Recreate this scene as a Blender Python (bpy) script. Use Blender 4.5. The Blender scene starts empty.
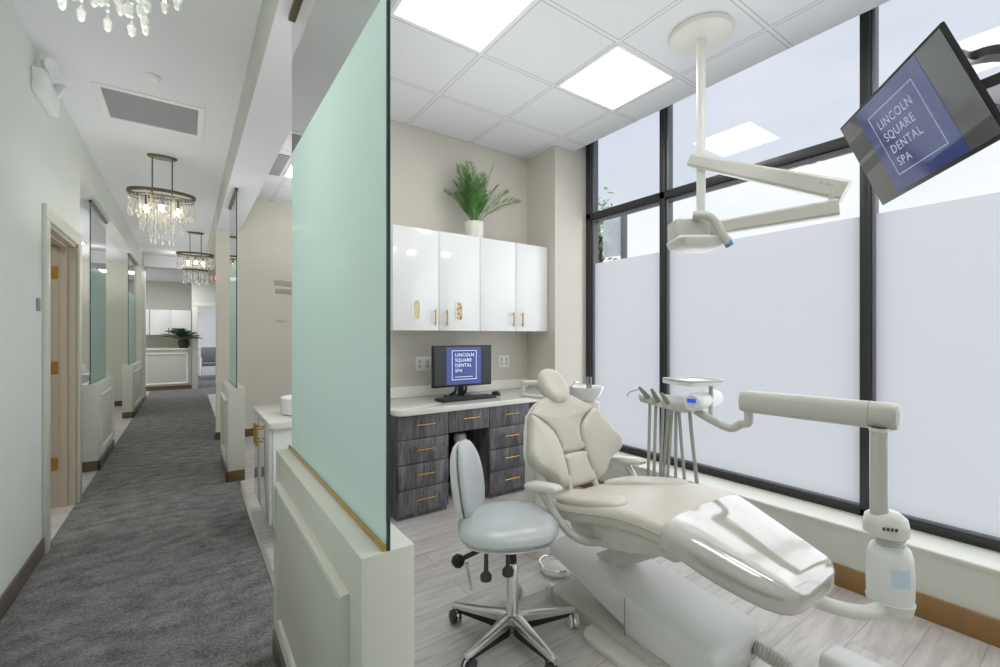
import bpy, bmesh, math, random
from mathutils import Vector, Matrix
random.seed(7)
SC = bpy.context.scene
COL = SC.collection
PI = math.pi

# ---------------------------------------------------------------- camera frame
F, CY, H = 445.0, 336.0, 1.35
TH = math.atan(313/445.0)
S, C = math.sin(TH), math.cos(TH)

def at(px, py, d):
    """point at depth d along the ray of a photo pixel"""
    t = (px-500)/F; s = (CY-py)/F
    return Vector(((S+t*C)*d, (C-t*S)*d, H+s*d))

cam = bpy.data.cameras.new('camera')
cam.sensor_width = 36.0
cam.lens = F*36/1000
cam.shift_y = (CY-333.5)/1000.0
cam.clip_start = 0.02
cam.clip_end = 300
co = bpy.data.objects.new('camera', cam)
COL.objects.link(co)
co.location = (0, 0, H)
co.rotation_euler = (PI/2, 0, -TH)
SC.camera = co

# ---------------------------------------------------------------- materials
def lin(c):
    out = []
    for v in c[:3]:
        v /= 255.0
        out.append(v/12.92 if v <= 0.04045 else ((v+0.055)/1.055)**2.4)
    return (*out, 1.0)

def new_mat(name):
    m = bpy.data.materials.new(name); m.use_nodes = True
    nt = m.node_tree
    return m, nt, nt.nodes['Principled BSDF'], nt.nodes['Material Output']

def setp(b, **k):
    for a, v in k.items():
        b.inputs[a.replace('_', ' ')].default_value = v

def noise_col(nt, b, c1, c2, scale, detail=3, vec=None, rough=.6, lo=.35, hi=.65):
    tc = nt.nodes.new('ShaderNodeTexCoord'); mp = nt.nodes.new('ShaderNodeMapping')
    nt.links.new(tc.outputs['Object'], mp.inputs[0])
    if vec: mp.inputs['Scale'].default_value = vec
    n = nt.nodes.new('ShaderNodeTexNoise'); n.inputs['Scale'].default_value = scale
    n.inputs['Detail'].default_value = detail; n.inputs['Roughness'].default_value = rough
    nt.links.new(mp.outputs[0], n.inputs['Vector'])
    r = nt.nodes.new('ShaderNodeValToRGB')
    r.color_ramp.elements[0].position = lo; r.color_ramp.elements[0].color = c1
    r.color_ramp.elements[1].position = hi; r.color_ramp.elements[1].color = c2
    nt.links.new(n.outputs['Fac'], r.inputs[0])
    nt.links.new(r.outputs[0], b.inputs['Base Color'])
    return n, r, mp

def bump(nt, b, src, strength=.2, dist=.01):
    bm = nt.nodes.new('ShaderNodeBump'); bm.inputs['Strength'].default_value = strength
    bm.inputs['Distance'].default_value = dist
    nt.links.new(src, bm.inputs['Height']); nt.links.new(bm.outputs[0], b.inputs['Normal'])

def plain(name, c, rough=.5, metal=0.0, spec=.5, coat=0.0, vary=.03, scale=6):
    m, nt, b, o = new_mat(name)
    l = lin(c)
    noise_col(nt, b, tuple(v*(1-vary) for v in l[:3])+(1,), tuple(min(1, v*(1+vary)) for v in l[:3])+(1,), scale)
    setp(b, Roughness=rough, Metallic=metal)
    b.inputs['Specular IOR Level'].default_value = spec
    b.inputs['Coat Weight'].default_value = coat
    b.inputs['Coat Roughness'].default_value = .05
    return m

def emis(name, c, s):
    m, nt, b, o = new_mat(name)
    setp(b, Roughness=.6)
    b.inputs['Base Color'].default_value = lin(c)
    b.inputs['Emission Color'].default_value = lin(c)
    b.inputs['Emission Strength'].default_value = s
    return m

def pane(name, tint, refl=1.0, base=.04):
    """thin window glass: tinted see-through with Fresnel-like mirror"""
    m, nt, b, o = new_mat(name); nt.nodes.remove(b)
    tr = nt.nodes.new('ShaderNodeBsdfTransparent'); tr.inputs[0].default_value = tint
    gl = nt.nodes.new('ShaderNodeBsdfGlossy'); gl.inputs['Roughness'].default_value = 0.0
    lw = nt.nodes.new('ShaderNodeLayerWeight'); lw.inputs['Blend'].default_value = .5
    pw = nt.nodes.new('ShaderNodeMath'); pw.operation = 'POWER'; pw.inputs[1].default_value = 4.0
    ma = nt.nodes.new('ShaderNodeMath'); ma.operation = 'MULTIPLY_ADD'
    ma.inputs[1].default_value = .9*refl; ma.inputs[2].default_value = base*refl
    nt.links.new(lw.outputs['Facing'], pw.inputs[0]); nt.links.new(pw.outputs[0], ma.inputs[0])
    mx = nt.nodes.new('ShaderNodeMixShader')
    nt.links.new(ma.outputs[0], mx.inputs[0]); nt.links.new(tr.outputs[0], mx.inputs[1]); nt.links.new(gl.outputs[0], mx.inputs[2])
    nt.links.new(mx.outputs[0], o.inputs[0])
    return m

def frosted(name, c_trans, c_diff, mixd=.3, through=0.0, gloss=.05, grad=None):
    m, nt, b, o = new_mat(name); nt.nodes.remove(b)
    t = nt.nodes.new('ShaderNodeBsdfTranslucent'); t.inputs[0].default_value = c_trans
    d = nt.nodes.new('ShaderNodeBsdfDiffuse'); d.inputs[0].default_value = c_diff
    x = nt.nodes.new('ShaderNodeMixShader'); x.inputs[0].default_value = mixd
    nt.links.new(t.outputs[0], x.inputs[1]); nt.links.new(d.outputs[0], x.inputs[2])
    g = nt.nodes.new('ShaderNodeBsdfGlossy'); g.inputs['Roughness'].default_value = .12
    y = nt.nodes.new('ShaderNodeMixShader'); y.inputs[0].default_value = gloss
    nt.links.new(x.outputs[0], y.inputs[1]); nt.links.new(g.outputs[0], y.inputs[2])
    out = y
    if through:
        tr = nt.nodes.new('ShaderNodeBsdfTransparent'); tr.inputs[0].default_value = c_trans
        z = nt.nodes.new('ShaderNodeMixShader'); z.inputs[0].default_value = through
        nt.links.new(y.outputs[0], z.inputs[1]); nt.links.new(tr.outputs[0], z.inputs[2]); out = z
    nt.links.new(out.outputs[0], o.inputs[0])
    return m

M = {}
M['wall_cool'] = plain('wall_cool', (214, 218, 212), .6, scale=2, vary=.015)
M['wall_beige'] = plain('wall_beige', (203, 198, 188), .6, scale=2, vary=.015)
M['wall_sage'] = plain('wall_sage', (196, 198, 189), .6, scale=2, vary=.015)
M['wall_cream'] = plain('wall_cream', (222, 219, 206), .6, scale=2, vary=.015)
M['ceiling_white'] = plain('ceiling_white', (226, 227, 230), .8, scale=2, vary=.01)
M['trim_white'] = plain('trim_white', (212, 213, 203), .35, scale=3, vary=.01)
M['molding'] = plain('molding', (205, 207, 197), .4, vary=.01)
M['base_brown'] = plain('base_brown', (106, 84, 58), .35, scale=8, vary=.06)
M['base_gold'] = plain('base_gold', (142, 106, 58), .22, spec=.7, scale=8, vary=.06)
M['base_dark'] = plain('base_dark', (92, 80, 68), .35, scale=8, vary=.05)
M['casing'] = plain('casing', (204, 203, 192), .35, vary=.01)
M['jamb'] = plain('jamb', (186, 175, 158), .4, vary=.02)
M['brass'] = plain('brass', (205, 165, 80), .25, metal=1.0, scale=20, vary=.08)
M['white_gloss'] = plain('white_gloss', (236, 237, 238), .08, coat=.6, vary=.005)
M['white_satin'] = plain('white_satin', (230, 231, 230), .35, vary=.01)
M['cream_plastic'] = plain('cream_plastic', (219, 218, 211), .3, vary=.01)
M['grey_beige'] = plain('grey_beige', (196, 195, 187), .3, vary=.015)
M['quartz'] = plain('quartz', (228, 227, 221), .15, vary=.02, scale=40)
M['upholstery'] = plain('upholstery', (205, 200, 189), .38, vary=.02, scale=5)
M['upholstery_side'] = plain('upholstery_side', (176, 172, 161), .38, vary=.02, scale=5)
M['stool_vinyl'] = plain('stool_vinyl', (186, 191, 194), .25, spec=.6, vary=.02, scale=5)
M['chrome'] = plain('chrome', (225, 225, 225), .12, metal=1.0, vary=.02)
M['alu'] = plain('alu', (214, 212, 208), .28, metal=.9, vary=.02)
M['black'] = plain('black', (26, 26, 28), .4, vary=.05)
M['dark_grey'] = plain('dark_grey', (62, 62, 66), .5, vary=.05)
M['frame_black'] = plain('frame_black', (44, 43, 45), .35, spec=.5, vary=.04)
M['frame_grey'] = plain('frame_grey', (120, 122, 128), .4, vary=.04)
M['steel_grey'] = plain('steel_grey', (150, 150, 150), .4, metal=.6, vary=.03)
M['hose_grey'] = plain('hose_grey', (168, 168, 164), .45, vary=.03)
M['bronze'] = plain('bronze', (120, 110, 95), .35, metal=.8, vary=.06)
M['pot_white'] = plain('pot_white', (225, 223, 214), .5, vary=.03, scale=15)
M['soil'] = plain('soil', (60, 45, 32), .9, vary=.2, scale=60)
M['leaf'] = plain('leaf', (84, 128, 62), .5, vary=.3, scale=20)
M['leaf_dark'] = plain('leaf_dark', (48, 78, 42), .5, vary=.3, scale=20)
M['leaf_out'] = plain('leaf_out', (165, 190, 135), .7, vary=.3, scale=8)
M['basket'] = plain('basket', (50, 42, 36), .7, vary=.2, scale=30)
M['seat_grey'] = plain('seat_grey', (128, 128, 134), .7, vary=.1, scale=60)
M['screen_black'] = plain('screen_black', (38, 40, 44), .12, vary=.03)
M['glass_edge'] = plain('glass_edge', (14, 52, 50), .1, coat=.5, vary=.1)
M['exit_red'] = emis('exit_red', (200, 60, 50), .6)
M['vent_grey'] = None
M['panel_light'] = emis('panel_light', (255, 253, 250), 9.5)
M['downlight'] = emis('downlight', (255, 250, 240), 12.0)
M['bulb'] = emis('bulb', (255, 232, 196), 30.0)
M['screen_blue'] = emis('screen_blue', (58, 72, 138), .35)
M['screen_dark'] = emis('screen_dark', (52, 54, 58), .12)
M['text_white'] = emis('text_white', (225, 228, 235), .55)
M['tv_blue'] = emis('tv_blue', (42, 58, 116), .40); M['tv_blue'].node_tree.nodes['Principled BSDF'].inputs['Roughness'].default_value = .06
M['tv_grey'] = emis('tv_grey', (70, 72, 74), .2); M['tv_grey'].node_tree.nodes['Principled BSDF'].inputs['Roughness'].default_value = .06
M['screen_blue'].node_tree.nodes['Principled BSDF'].inputs['Roughness'].default_value = .2
for _n in ('tv_blue', 'tv_grey'):
    M[_n].node_tree.nodes['Principled BSDF'].inputs['Coat Weight'].default_value = 1.0
    M[_n].node_tree.nodes['Principled BSDF'].inputs['Coat Roughness'].default_value = .02
M['tv_text'] = emis('tv_text', (186, 194, 210), .4)
M['blue_display'] = emis('blue_display', (40, 80, 200), .6)
M['blue_tip'] = plain('blue_tip', (70, 140, 160), .4)
M['glove_pale'] = plain('glove_pale', (214, 205, 160), .5, vary=.1, scale=30)
m, nt, b, o = new_mat('glove_pattern'); setp(b, Roughness=.5)
n, r, _ = noise_col(nt, b, lin((120, 70, 40)), lin((235, 215, 170)), 60, lo=.4, hi=.55); M['glove_pattern'] = m
m, nt, b, o = new_mat('bottle_milky'); setp(b, Roughness=.3)
b.inputs['Base Color'].default_value = lin((232, 234, 232)); b.inputs['Subsurface Weight'].default_value = .3
b.inputs['Subsurface Radius'].default_value = (.03, .03, .03); M['bottle'] = m
m, nt, b, o = new_mat('crystal'); setp(b, Roughness=.05)
b.inputs['Base Color'].default_value = lin((225, 225, 220)); b.inputs['Specular IOR Level'].default_value = 1.0
b.inputs['Coat Weight'].default_value = 1.0
tr = nt.nodes.new('ShaderNodeBsdfTransparent'); mx = nt.nodes.new('ShaderNodeMixShader'); mx.inputs[0].default_value = .35
nt.links.new(b.outputs[0], mx.inputs[1]); nt.links.new(tr.outputs[0], mx.inputs[2]); nt.links.new(mx.outputs[0], o.inputs[0])
M['crystal'] = m

# ceiling with tile grid
def tile_ceiling(name, x0, px, y0, py):
    m, nt, b, o = new_mat(name); setp(b, Roughness=.8)
    tc = nt.nodes.new('ShaderNodeTexCoord'); sp = nt.nodes.new('ShaderNodeSeparateXYZ')
    nt.links.new(tc.outputs['Object'], sp.inputs[0])
    def line(out, off, pitch):
        a = nt.nodes.new('ShaderNodeMath'); a.operation = 'SUBTRACT'; a.inputs[1].default_value = off; nt.links.new(out, a.inputs[0])
        d = nt.nodes.new('ShaderNodeMath'); d.operation = 'PINGPONG'; d.inputs[1].default_value = pitch/2; nt.links.new(a.outputs[0], d.inputs[0])
        return d.outputs[0]
    mn = nt.nodes.new('ShaderNodeMath'); mn.operation = 'MINIMUM'
    nt.links.new(line(sp.outputs[0], x0, px), mn.inputs[0]); nt.links.new(line(sp.outputs[1], y0, py), mn.inputs[1])
    r = nt.nodes.new('ShaderNodeValToRGB'); e = r.color_ramp.elements
    e[0].position = 0; e[0].color = lin((226, 227, 229)); e[1].position = .02; e[1].color = lin((224, 225, 228))
    for p, c in ((.0085, (226, 227, 229)), (.0105, (178, 180, 183)), (.0155, (186, 188, 190)), (.0165, (220, 221, 224))):
        q = e.new(p); q.color = lin(c)
    nt.links.new(mn.outputs[0], r.inputs[0]); nt.links.new(r.outputs[0], b.inputs['Base Color'])
    n = nt.nodes.new('ShaderNodeTexNoise'); n.inputs['Scale'].default_value = 120; nt.links.new(tc.outputs['Object'], n.inputs['Vector'])
    bump(nt, b, n.outputs['Fac'], .08, .002)
    return m
M['tiles'] = tile_ceiling('ceiling_tiles', .94, .64, 2.46, .60)

# carpet
m, nt, b, o = new_mat('carpet'); setp(b, Roughness=.95); b.inputs['Specular IOR Level'].default_value = .1
tc = nt.nodes.new('ShaderNodeTexCoord'); mp = nt.nodes.new('ShaderNodeMapping'); mp.inputs['Scale'].default_value = (1, 1.7, 1)
nt.links.new(tc.outputs['Object'], mp.inputs[0])
n1 = nt.nodes.new('ShaderNodeTexNoise'); n1.inputs['Scale'].default_value = 95; n1.inputs['Detail'].default_value = 4; n1.inputs['Roughness'].default_value = .75
n2 = nt.nodes.new('ShaderNodeTexNoise'); n2.inputs['Scale'].default_value = 7; n2.inputs['Detail'].default_value = 3
for n in (n1, n2): nt.links.new(mp.outputs[0], n.inputs['Vector'])
r = nt.nodes.new('ShaderNodeValToRGB'); r.color_ramp.elements[0].position = .36; r.color_ramp.elements[0].color = lin((66, 68, 69))
r.color_ramp.elements[1].position = .66; r.color_ramp.elements[1].color = lin((158, 159, 157))
ad = nt.nodes.new('ShaderNodeMath'); ad.operation = 'MULTIPLY_ADD'; ad.inputs[1].default_value = .3; nt.links.new(n2.outputs[0], ad.inputs[0])
sc_ = nt.nodes.new('ShaderNodeMath'); sc_.operation = 'MULTIPLY'; sc_.inputs[1].default_value = .7; nt.links.new(n1.outputs[0], sc_.inputs[0])
nt.links.new(sc_.outputs[0], ad.inputs[2]); nt.links.new(ad.outputs[0], r.inputs[0]); nt.links.new(r.outputs[0], b.inputs['Base Color'])
bump(nt, b, n1.outputs[0], .5, .01); M['carpet'] = m

# plank floor (boards along X... turned 90 degrees)
m, nt, b, o = new_mat('planks'); setp(b, Roughness=.32)
tc = nt.nodes.new('ShaderNodeTexCoord')
br = nt.nodes.new('ShaderNodeTexBrick'); nt.links.new(tc.outputs['Object'], br.inputs['Vector'])
br.inputs['Scale'].default_value = 1.0; br.inputs['Brick Width'].default_value = 1.2; br.inputs['Row Height'].default_value = .18
br.inputs['Mortar Size'].default_value = .0022; br.inputs['Mortar'].default_value = lin((168, 163, 158)); br.offset = .37
br.inputs['Color1'].default_value = lin((210, 206, 203)); br.inputs['Color2'].default_value = lin((198, 193, 189))
mp = nt.nodes.new('ShaderNodeMapping'); mp.inputs['Scale'].default_value = (1.6, 12, 1); nt.links.new(tc.outputs['Object'], mp.inputs[0])
n1 = nt.nodes.new('ShaderNodeTexNoise'); n1.inputs['Scale'].default_value = 2.2; n1.inputs['Detail'].default_value = 5; n1.inputs['Distortion'].default_value = .8
nt.links.new(mp.outputs[0], n1.inputs['Vector'])
r = nt.nodes.new('ShaderNodeValToRGB'); r.color_ramp.elements[0].position = .35; r.color_ramp.elements[0].color = (.70, .695, .69, 1)
r.color_ramp.elements[1].position = .62; r.color_ramp.elements[1].color = (1, 1, 1, 1)
nt.links.new(n1.outputs[0], r.inputs[0])
mu = nt.nodes.new('ShaderNodeMixRGB'); mu.blend_type = 'MULTIPLY'; mu.inputs[0].default_value = .8
nt.links.new(br.outputs['Color'], mu.inputs[1]); nt.links.new(r.outputs[0], mu.inputs[2]); nt.links.new(mu.outputs[0], b.inputs['Base Color'])
M['planks'] = m

# dark weathered cabinet wood
m, nt, b, o = new_mat('grey_wood'); setp(b, Roughness=.4)
n1, r, mp = noise_col(nt, b, lin((58, 56, 62)), lin((138, 137, 140)), 3.5, 6, (9, 9, 1.2), .7, .36, .74)
n1.inputs['Distortion'].default_value = .6; M['grey_wood'] = m

# vent louvre
m, nt, b, o = new_mat('vent_louvre'); setp(b, Roughness=.6)
w = nt.nodes.new('ShaderNodeTexWave'); w.inputs['Scale'].default_value = 60; w.bands_direction = 'Y'
tc = nt.nodes.new('ShaderNodeTexCoord'); nt.links.new(tc.outputs['Object'], w.inputs['Vector'])
r = nt.nodes.new('ShaderNodeValToRGB'); r.color_ramp.elements[0].color = lin((120, 121, 124)); r.color_ramp.elements[1].color = lin((165, 166, 169))
nt.links.new(w.outputs['Fac'], r.inputs[0]); nt.links.new(r.outputs[0], b.inputs['Base Color']); M['vent'] = m

# glass
M['glass_clear'] = pane('glass_clear', (.97, .985, .99, 1))
M['glass_tint'] = pane('glass_tint', (.72, .755, .82, 1), 1.3)
M['glass_mint'] = pane('glass_mint', (.62, .74, .70, 1), 2.2, .05)
M['film'] = frosted('window_film', (.90, .925, .97, 1), (.85, .87, .9, 1), .12, 0, .03)
M['film_mint'] = frosted('mint_film', (.53, .675, .615, 1), (.40, .54, .485, 1), .5, 0, .05)
# glossy plastic leg cover: same upholstery under a wrinkled clear sheet
m, nt, b, o = new_mat('clear_cover'); setp(b, Roughness=.06)
n1, r, mp = noise_col(nt, b, lin((180, 177, 168)), lin((192, 189, 180)), 5)
b.inputs['Specular IOR Level'].default_value = 1.0; b.inputs['Coat Weight'].default_value = 1.0; b.inputs['Coat Roughness'].default_value = .03
b.inputs['Coat IOR'].default_value = 2.3
n2 = nt.nodes.new('ShaderNodeTexNoise'); n2.inputs['Scale'].default_value = 5.5; n2.inputs['Detail'].default_value = 1.5
nt.links.new(mp.outputs[0], n2.inputs['Vector']); bump(nt, b, n2.outputs[0], .12, .05); M['clear_cover'] = m

# ---------------------------------------------------------------- mesh builder
class MB:
    def __init__(s): s.bm = bmesh.new()
    def _mark(s): return set(s.bm.verts)
    def box(s, a, b, bev=0.0, seg=2, mat=None):
        x0, y0, z0 = a; x1, y1, z1 = b
        vs = [s.bm.verts.new((x, y, z)) for z in (z0, z1) for y in (y0, y1) for x in (x0, x1)]
        fs = [s.bm.faces.new([vs[i] for i in f]) for f in ((0, 2, 3, 1), (4, 5, 7, 6), (0, 1, 5, 4), (2, 6, 7, 3), (0, 4, 6, 2), (1, 3, 7, 5))]
        if mat is not None:
            for v in vs: v.co = mat @ v.co
        if bev > 0:
            ed = list({e for f in fs for e in f.edges})
            bmesh.ops.bevel(s.bm, geom=ed, offset=bev, segments=seg, profile=.5, affect='EDGES')
        return s
    def loft(s, rings, cap=True, close=False):
        R = [[s.bm.verts.new(p) for p in r] for r in rings]
        n = len(R[0])
        K = len(R) if close else len(R)-1
        for i in range(K):
            A, B = R[i], R[(i+1) % len(R)]
            for j in range(n):
                try: s.bm.faces.new((A[j], A[(j+1) % n], B[(j+1) % n], B[j]))
                except ValueError: pass
        if cap and not close:
            s.bm.faces.new(list(reversed(R[0]))); s.bm.faces.new(R[-1])
        return s
    def tube(s, pts, r, n=10, cap=True):
        pts = [Vector(p) for p in pts]
        rr = r if isinstance(r, (list, tuple)) else [r]*len(pts)
        T = [(pts[min(i+1, len(pts)-1)]-pts[max(i-1, 0)]).normalized() for i in range(len(pts))]
        up = Vector((0, 0, 1)) if abs(T[0].z) < .9 else Vector((1, 0, 0))
        rings = []
        for p, t, q in zip(pts, T, rr):
            u = up - t*up.dot(t)
            u = u.normalized() if u.length > 1e-6 else t.orthogonal().normalized()
            v = t.cross(u); up = u
            rings.append([p+(u*math.cos(2*PI*k/n)+v*math.sin(2*PI*k/n))*q for k in range(n)])
        return s.loft(rings, cap)
    def bar(s, a, b, w, h, up=(0, 0, 1), w2=None, h2=None, bev=.004):
        """rectangular bar from a to b, width w, height h"""
        a, b = Vector(a), Vector(b); t = (b-a).normalized(); up = Vector(up)
        u = t.cross(up).normalized(); v = u.cross(t)
        w2 = w2 or w; h2 = h2 or h
        def ring(p, w, h):
            o = []; c = min(w, h)*.18
            for x, y in ((w/2-c, h/2), (-w/2+c, h/2), (-w/2, h/2-c), (-w/2, -h/2+c), (-w/2+c, -h/2), (w/2-c, -h/2), (w/2, -h/2+c), (w/2, h/2-c)):
                o.append(p+u*x+v*y)
            return o
        return s.loft([ring(a, w, h), ring(b, w2, h2)])
    def lathe(s, prof, center=(0, 0, 0), n=24, mat=None, sx=1.0, sy=1.0):
        rings = []
        for r, z in prof:
            ring = [Vector((center[0]+max(r, .0004)*sx*math.cos(2*PI*k/n), center[1]+max(r, .0004)*sy*math.sin(2*PI*k/n), center[2]+z)) for k in range(n)]
            if mat is not None: ring = [mat @ p for p in ring]
            rings.append(ring)
        return s.loft(rings)
    def prism(s, outline, z0, z1, mat=None, bev=0.0, seg=2):
        """outline in XY extruded z0..z1, then mapped by mat"""
        A = [s.bm.verts.new((x, y, z0)) for x, y in outline]; B = [s.bm.verts.new((x, y, z1)) for x, y in outline]
        n = len(A); fs = [s.bm.faces.new(list(reversed(A))), s.bm.faces.new(B)]
        top_e = list(fs[1].edges); bot_e = list(fs[0].edges)
        for j in range(n): s.bm.faces.new((A[j], A[(j+1) % n], B[(j+1) % n], B[j]))
        vs = A+B
        if bev > 0:
            r = bmesh.ops.bevel(s.bm, geom=top_e+bot_e, offset=bev, segments=seg, profile=.5, affect='EDGES')
            vs = list(set(v for v in vs if v.is_valid) | set(r['verts']))
        if mat is not None:
            for v in vs: v.co = mat @ v.co
        return s
    def cushion(s, outline, fmap, tf=.03, tb=.02, edge=.25, crown=.01, rings=9):
        """padded pad from a closed 2-D outline; fmap(u, v, w) gives the world point"""
        cx = sum(p[0] for p in outline)/len(outline); cy = sum(p[1] for p in outline)/len(outline)
        def ring(k, side):
            sc = 1-k; e = min(1, (1-sc)/edge)
            w = math.sqrt(max(0, 1-(1-e)**2))
            w = w*tf+crown*(1-sc*sc) if side > 0 else -w*tb
            return [fmap(cx+(x-cx)*sc, cy+(y-cy)*sc, w) for x, y in outline]
        ks = [edge*(1-math.cos(PI/2*i/5)) for i in range(6)] + [edge+(1-edge-.03)*i/(rings-5) for i in range(1, rings-4)]
        front = [ring(k, 1) for k in ks]; back = [ring(k, -1) for k in ks[1:]]
        s.loft(list(reversed(back))+front)
        return s
    def sphere(s, c, r, n=12, m=8, sc=(1, 1, 1)):
        prof = [(r*math.sin(PI*i/m), -r*math.cos(PI*i/m)) for i in range(m+1)]
        c = Vector(c)
        return s.lathe(prof, (0, 0, 0), n, Matrix.Translation(c) @ Matrix.Diagonal((*sc, 1)))
    def build(s, name, mat, parent=None, smooth=True, angle=40):
        bmesh.ops.recalc_face_normals(s.bm, faces=s.bm.faces)
        me = bpy.data.meshes.new(name); s.bm.to_mesh(me); s.bm.free()
        if parent is not None:
            me.transform(WORLD[parent.name].inverted())
        if smooth:
            for p in me.polygons: p.use_smooth = True
            me.set_sharp_from_angle(angle=math.radians(angle))
        me.materials.append(mat)
        ob = bpy.data.objects.new(name, me); COL.objects.link(ob)
        if parent is not None:
            ob.parent = parent; WORLD[ob.name] = WORLD[parent.name]
        else: WORLD[ob.name] = Matrix.Identity(4)
        return ob

WORLD = {}
def thing(name, label, cat, loc=(0, 0, 0), group=None, rz=0):
    o = bpy.data.objects.new(name, None); COL.objects.link(o)
    o.location = loc; o.rotation_euler = (0, 0, rz)
    WORLD[o.name] = Matrix.Translation(loc) @ Matrix.Rotation(rz, 4, 'Z')
    if label: o['label'] = label
    o['category'] = cat
    if group: o['group'] = group
    return o
def tag(o, label, cat, group=None, kind=None):
    o['label'] = label; o['category'] = cat
    if group: o['group'] = group
    if kind: o['kind'] = kind
    return o
def struct(o, label=None):
    o['kind'] = 'structure'
    if label: o['label'] = label
    return o
def copy_tree(o, parent=None):
    c = o.copy(); COL.objects.link(c); c.parent = parent
    WORLD[c.name] = WORLD[o.name]
    for ch in list(o.children): copy_tree(ch, c)
    return c
def curve_pts(P, n=8):
    """Catmull-Rom through points"""
    P = [Vector(p) for p in P]; out = []
    for i in range(len(P)-1):
        p0, p1, p2, p3 = P[max(i-1, 0)], P[i], P[i+1], P[min(i+2, len(P)-1)]
        for k in range(n):
            t = k/n
            out.append(.5*((2*p1)+(p2-p0)*t+(2*p0-5*p1+4*p2-p3)*t*t+(3*p1-p0-3*p2+p3)*t**3))
    out.append(P[-1]); return out
def closed_curve(P, n=6):
    P = [Vector((*p, 0)) for p in P]; out = []; m = len(P)
    for i in range(m):
        p0, p1, p2, p3 = P[(i-1) % m], P[i], P[(i+1) % m], P[(i+2) % m]
        for k in range(n):
            t = k/n
            q = .5*((2*p1)+(p2-p0)*t+(2*p0-5*p1+4*p2-p3)*t*t+(3*p1-p0-3*p2+p3)*t**3)
            out.append((q.x, q.y))
    return out
def rrect(x0, y0, x1, y1, r, n=5):
    out = []
    for cx, cy, a in ((x1-r, y1-r, 0), (x0+r, y1-r, PI/2), (x0+r, y0+r, PI), (x1-r, y0+r, 1.5*PI)):
        for k in range(n+1): out.append((cx+r*math.cos(a+PI/2*k/n), cy+r*math.sin(a+PI/2*k/n)))
    return out
def basis(o, u, v, w):
    m = Matrix.Identity(4)
    for i, a in enumerate((u, v, w)):
        for j in range(3): m[j][i] = a[j]
    for j in range(3): m[j][3] = o[j]
    return m
def frame_ring(mb, pt, a0, a1, b0, b1, prof):
    """mitred picture-frame moulding; prof = (inset, height) steps; pt(a, b, h) gives the point"""
    rings = [[pt(a, b, h) for a, b in ((a0+i, b0+i), (a1-i, b0+i), (a1-i, b1-i), (a0+i, b1-i))] for i, h in prof]
    return mb.loft(rings, cap=False)
PROF = ((0, 0), (0, .010), (.006, .016), (.012, .014), (.030, .007), (.034, .010), (.040, .006), (.042, 0))
def text(name, body, mat, mat4, size, parent, align='LEFT'):
    cu = bpy.data.curves.new(name, 'FONT'); cu.body = body; cu.size = size; cu.align_x = align; cu.extrude = .0002
    cu.space_character = 1.12
    cu.materials.append(mat)
    tmp = bpy.data.objects.new('tmp', cu); COL.objects.link(tmp)
    me = bpy.data.meshes.new_from_object(tmp.evaluated_get(bpy.context.evaluated_depsgraph_get()))
    bpy.data.objects.remove(tmp)
    me.name = name
    if not me.materials: me.materials.append(mat)
    o = bpy.data.objects.new(name, me); COL.objects.link(o)
    o.parent = parent
    o.matrix_local = WORLD[parent.name].inverted() @ mat4
    WORLD[o.name] = mat4
    return o

exec_parts = []
# ================================================================= SETTING
XL, XB = -.73, .31           # corridor left wall, right beam face
ZC, ZB, ZR = 3.04, 2.74, 3.20  # corridor ceiling, beam underside, room ceiling
XW = 3.34                   # window frame face
YB = 3.65                    # back wall of the near room

struct(MB().box((-.73, -2.2, -.1), (.385, 13.9, .004)).build('floor_carpet', M['carpet'], smooth=False))
struct(MB().box((.385, -2.2, -.1), (3.5, 12.3, 0)).build('floor_planks', M['planks'], smooth=False))
struct(MB().box((-3.6, -2.2, -.1), (-.73, 15, 0)).build('floor_planks', M['planks'], smooth=False))
struct(MB().box((.385, 12.3, -.1), (3.5, 13.9, .004)).box((-.73, 13.9, -.1), (3.5, 19, .004)).build('floor_carpet', M['carpet'], smooth=False))
struct(MB().box((.378, 2.15, 0), (.40, 4.8, .008)).build('trim_1', M['alu'], smooth=False))

# ceilings
struct(MB().box((XL-.15, -2.2, ZC), (XB, 11.8, ZC+.2)).build('ceiling_corridor', M['ceiling_white'], smooth=False))
struct(MB().box((XB, -2.2, ZB), (.57, 6.85, ZB+.7)).build('ceiling_beam', M['wall_sage'], smooth=False))
struct(MB().box((XB+.002, -2.2, ZB-.006), (.57, 6.85, ZB)).build('ceiling_beam', M['ceiling_white'], smooth=False))
struct(MB().box((.57, -2.2, ZR), (3.17, YB, ZR+.15)).build('ceiling_room', M['tiles'], smooth=False))
struct(MB().box((.57, YB, ZR), (3.17, 6.9, ZR+.15)).build('ceiling_room', M['tiles'], smooth=False))
struct(MB().box((XL-.16, 5.05, 2.71), (XL, 11.4, ZC+.2)).build('ceiling_beam', M['wall_cool'], smooth=False))
struct(MB().box((-3.6, 5.05, 2.78), (XL-.16, 11.4, 2.95)).build('ceiling_alcove', M['ceiling_white'], smooth=False))
struct(MB().box((-2.0, 11.8, 2.80), (3.3, 19, 3.3)).build('ceiling_lobby', M['ceiling_white'], smooth=False))

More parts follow.
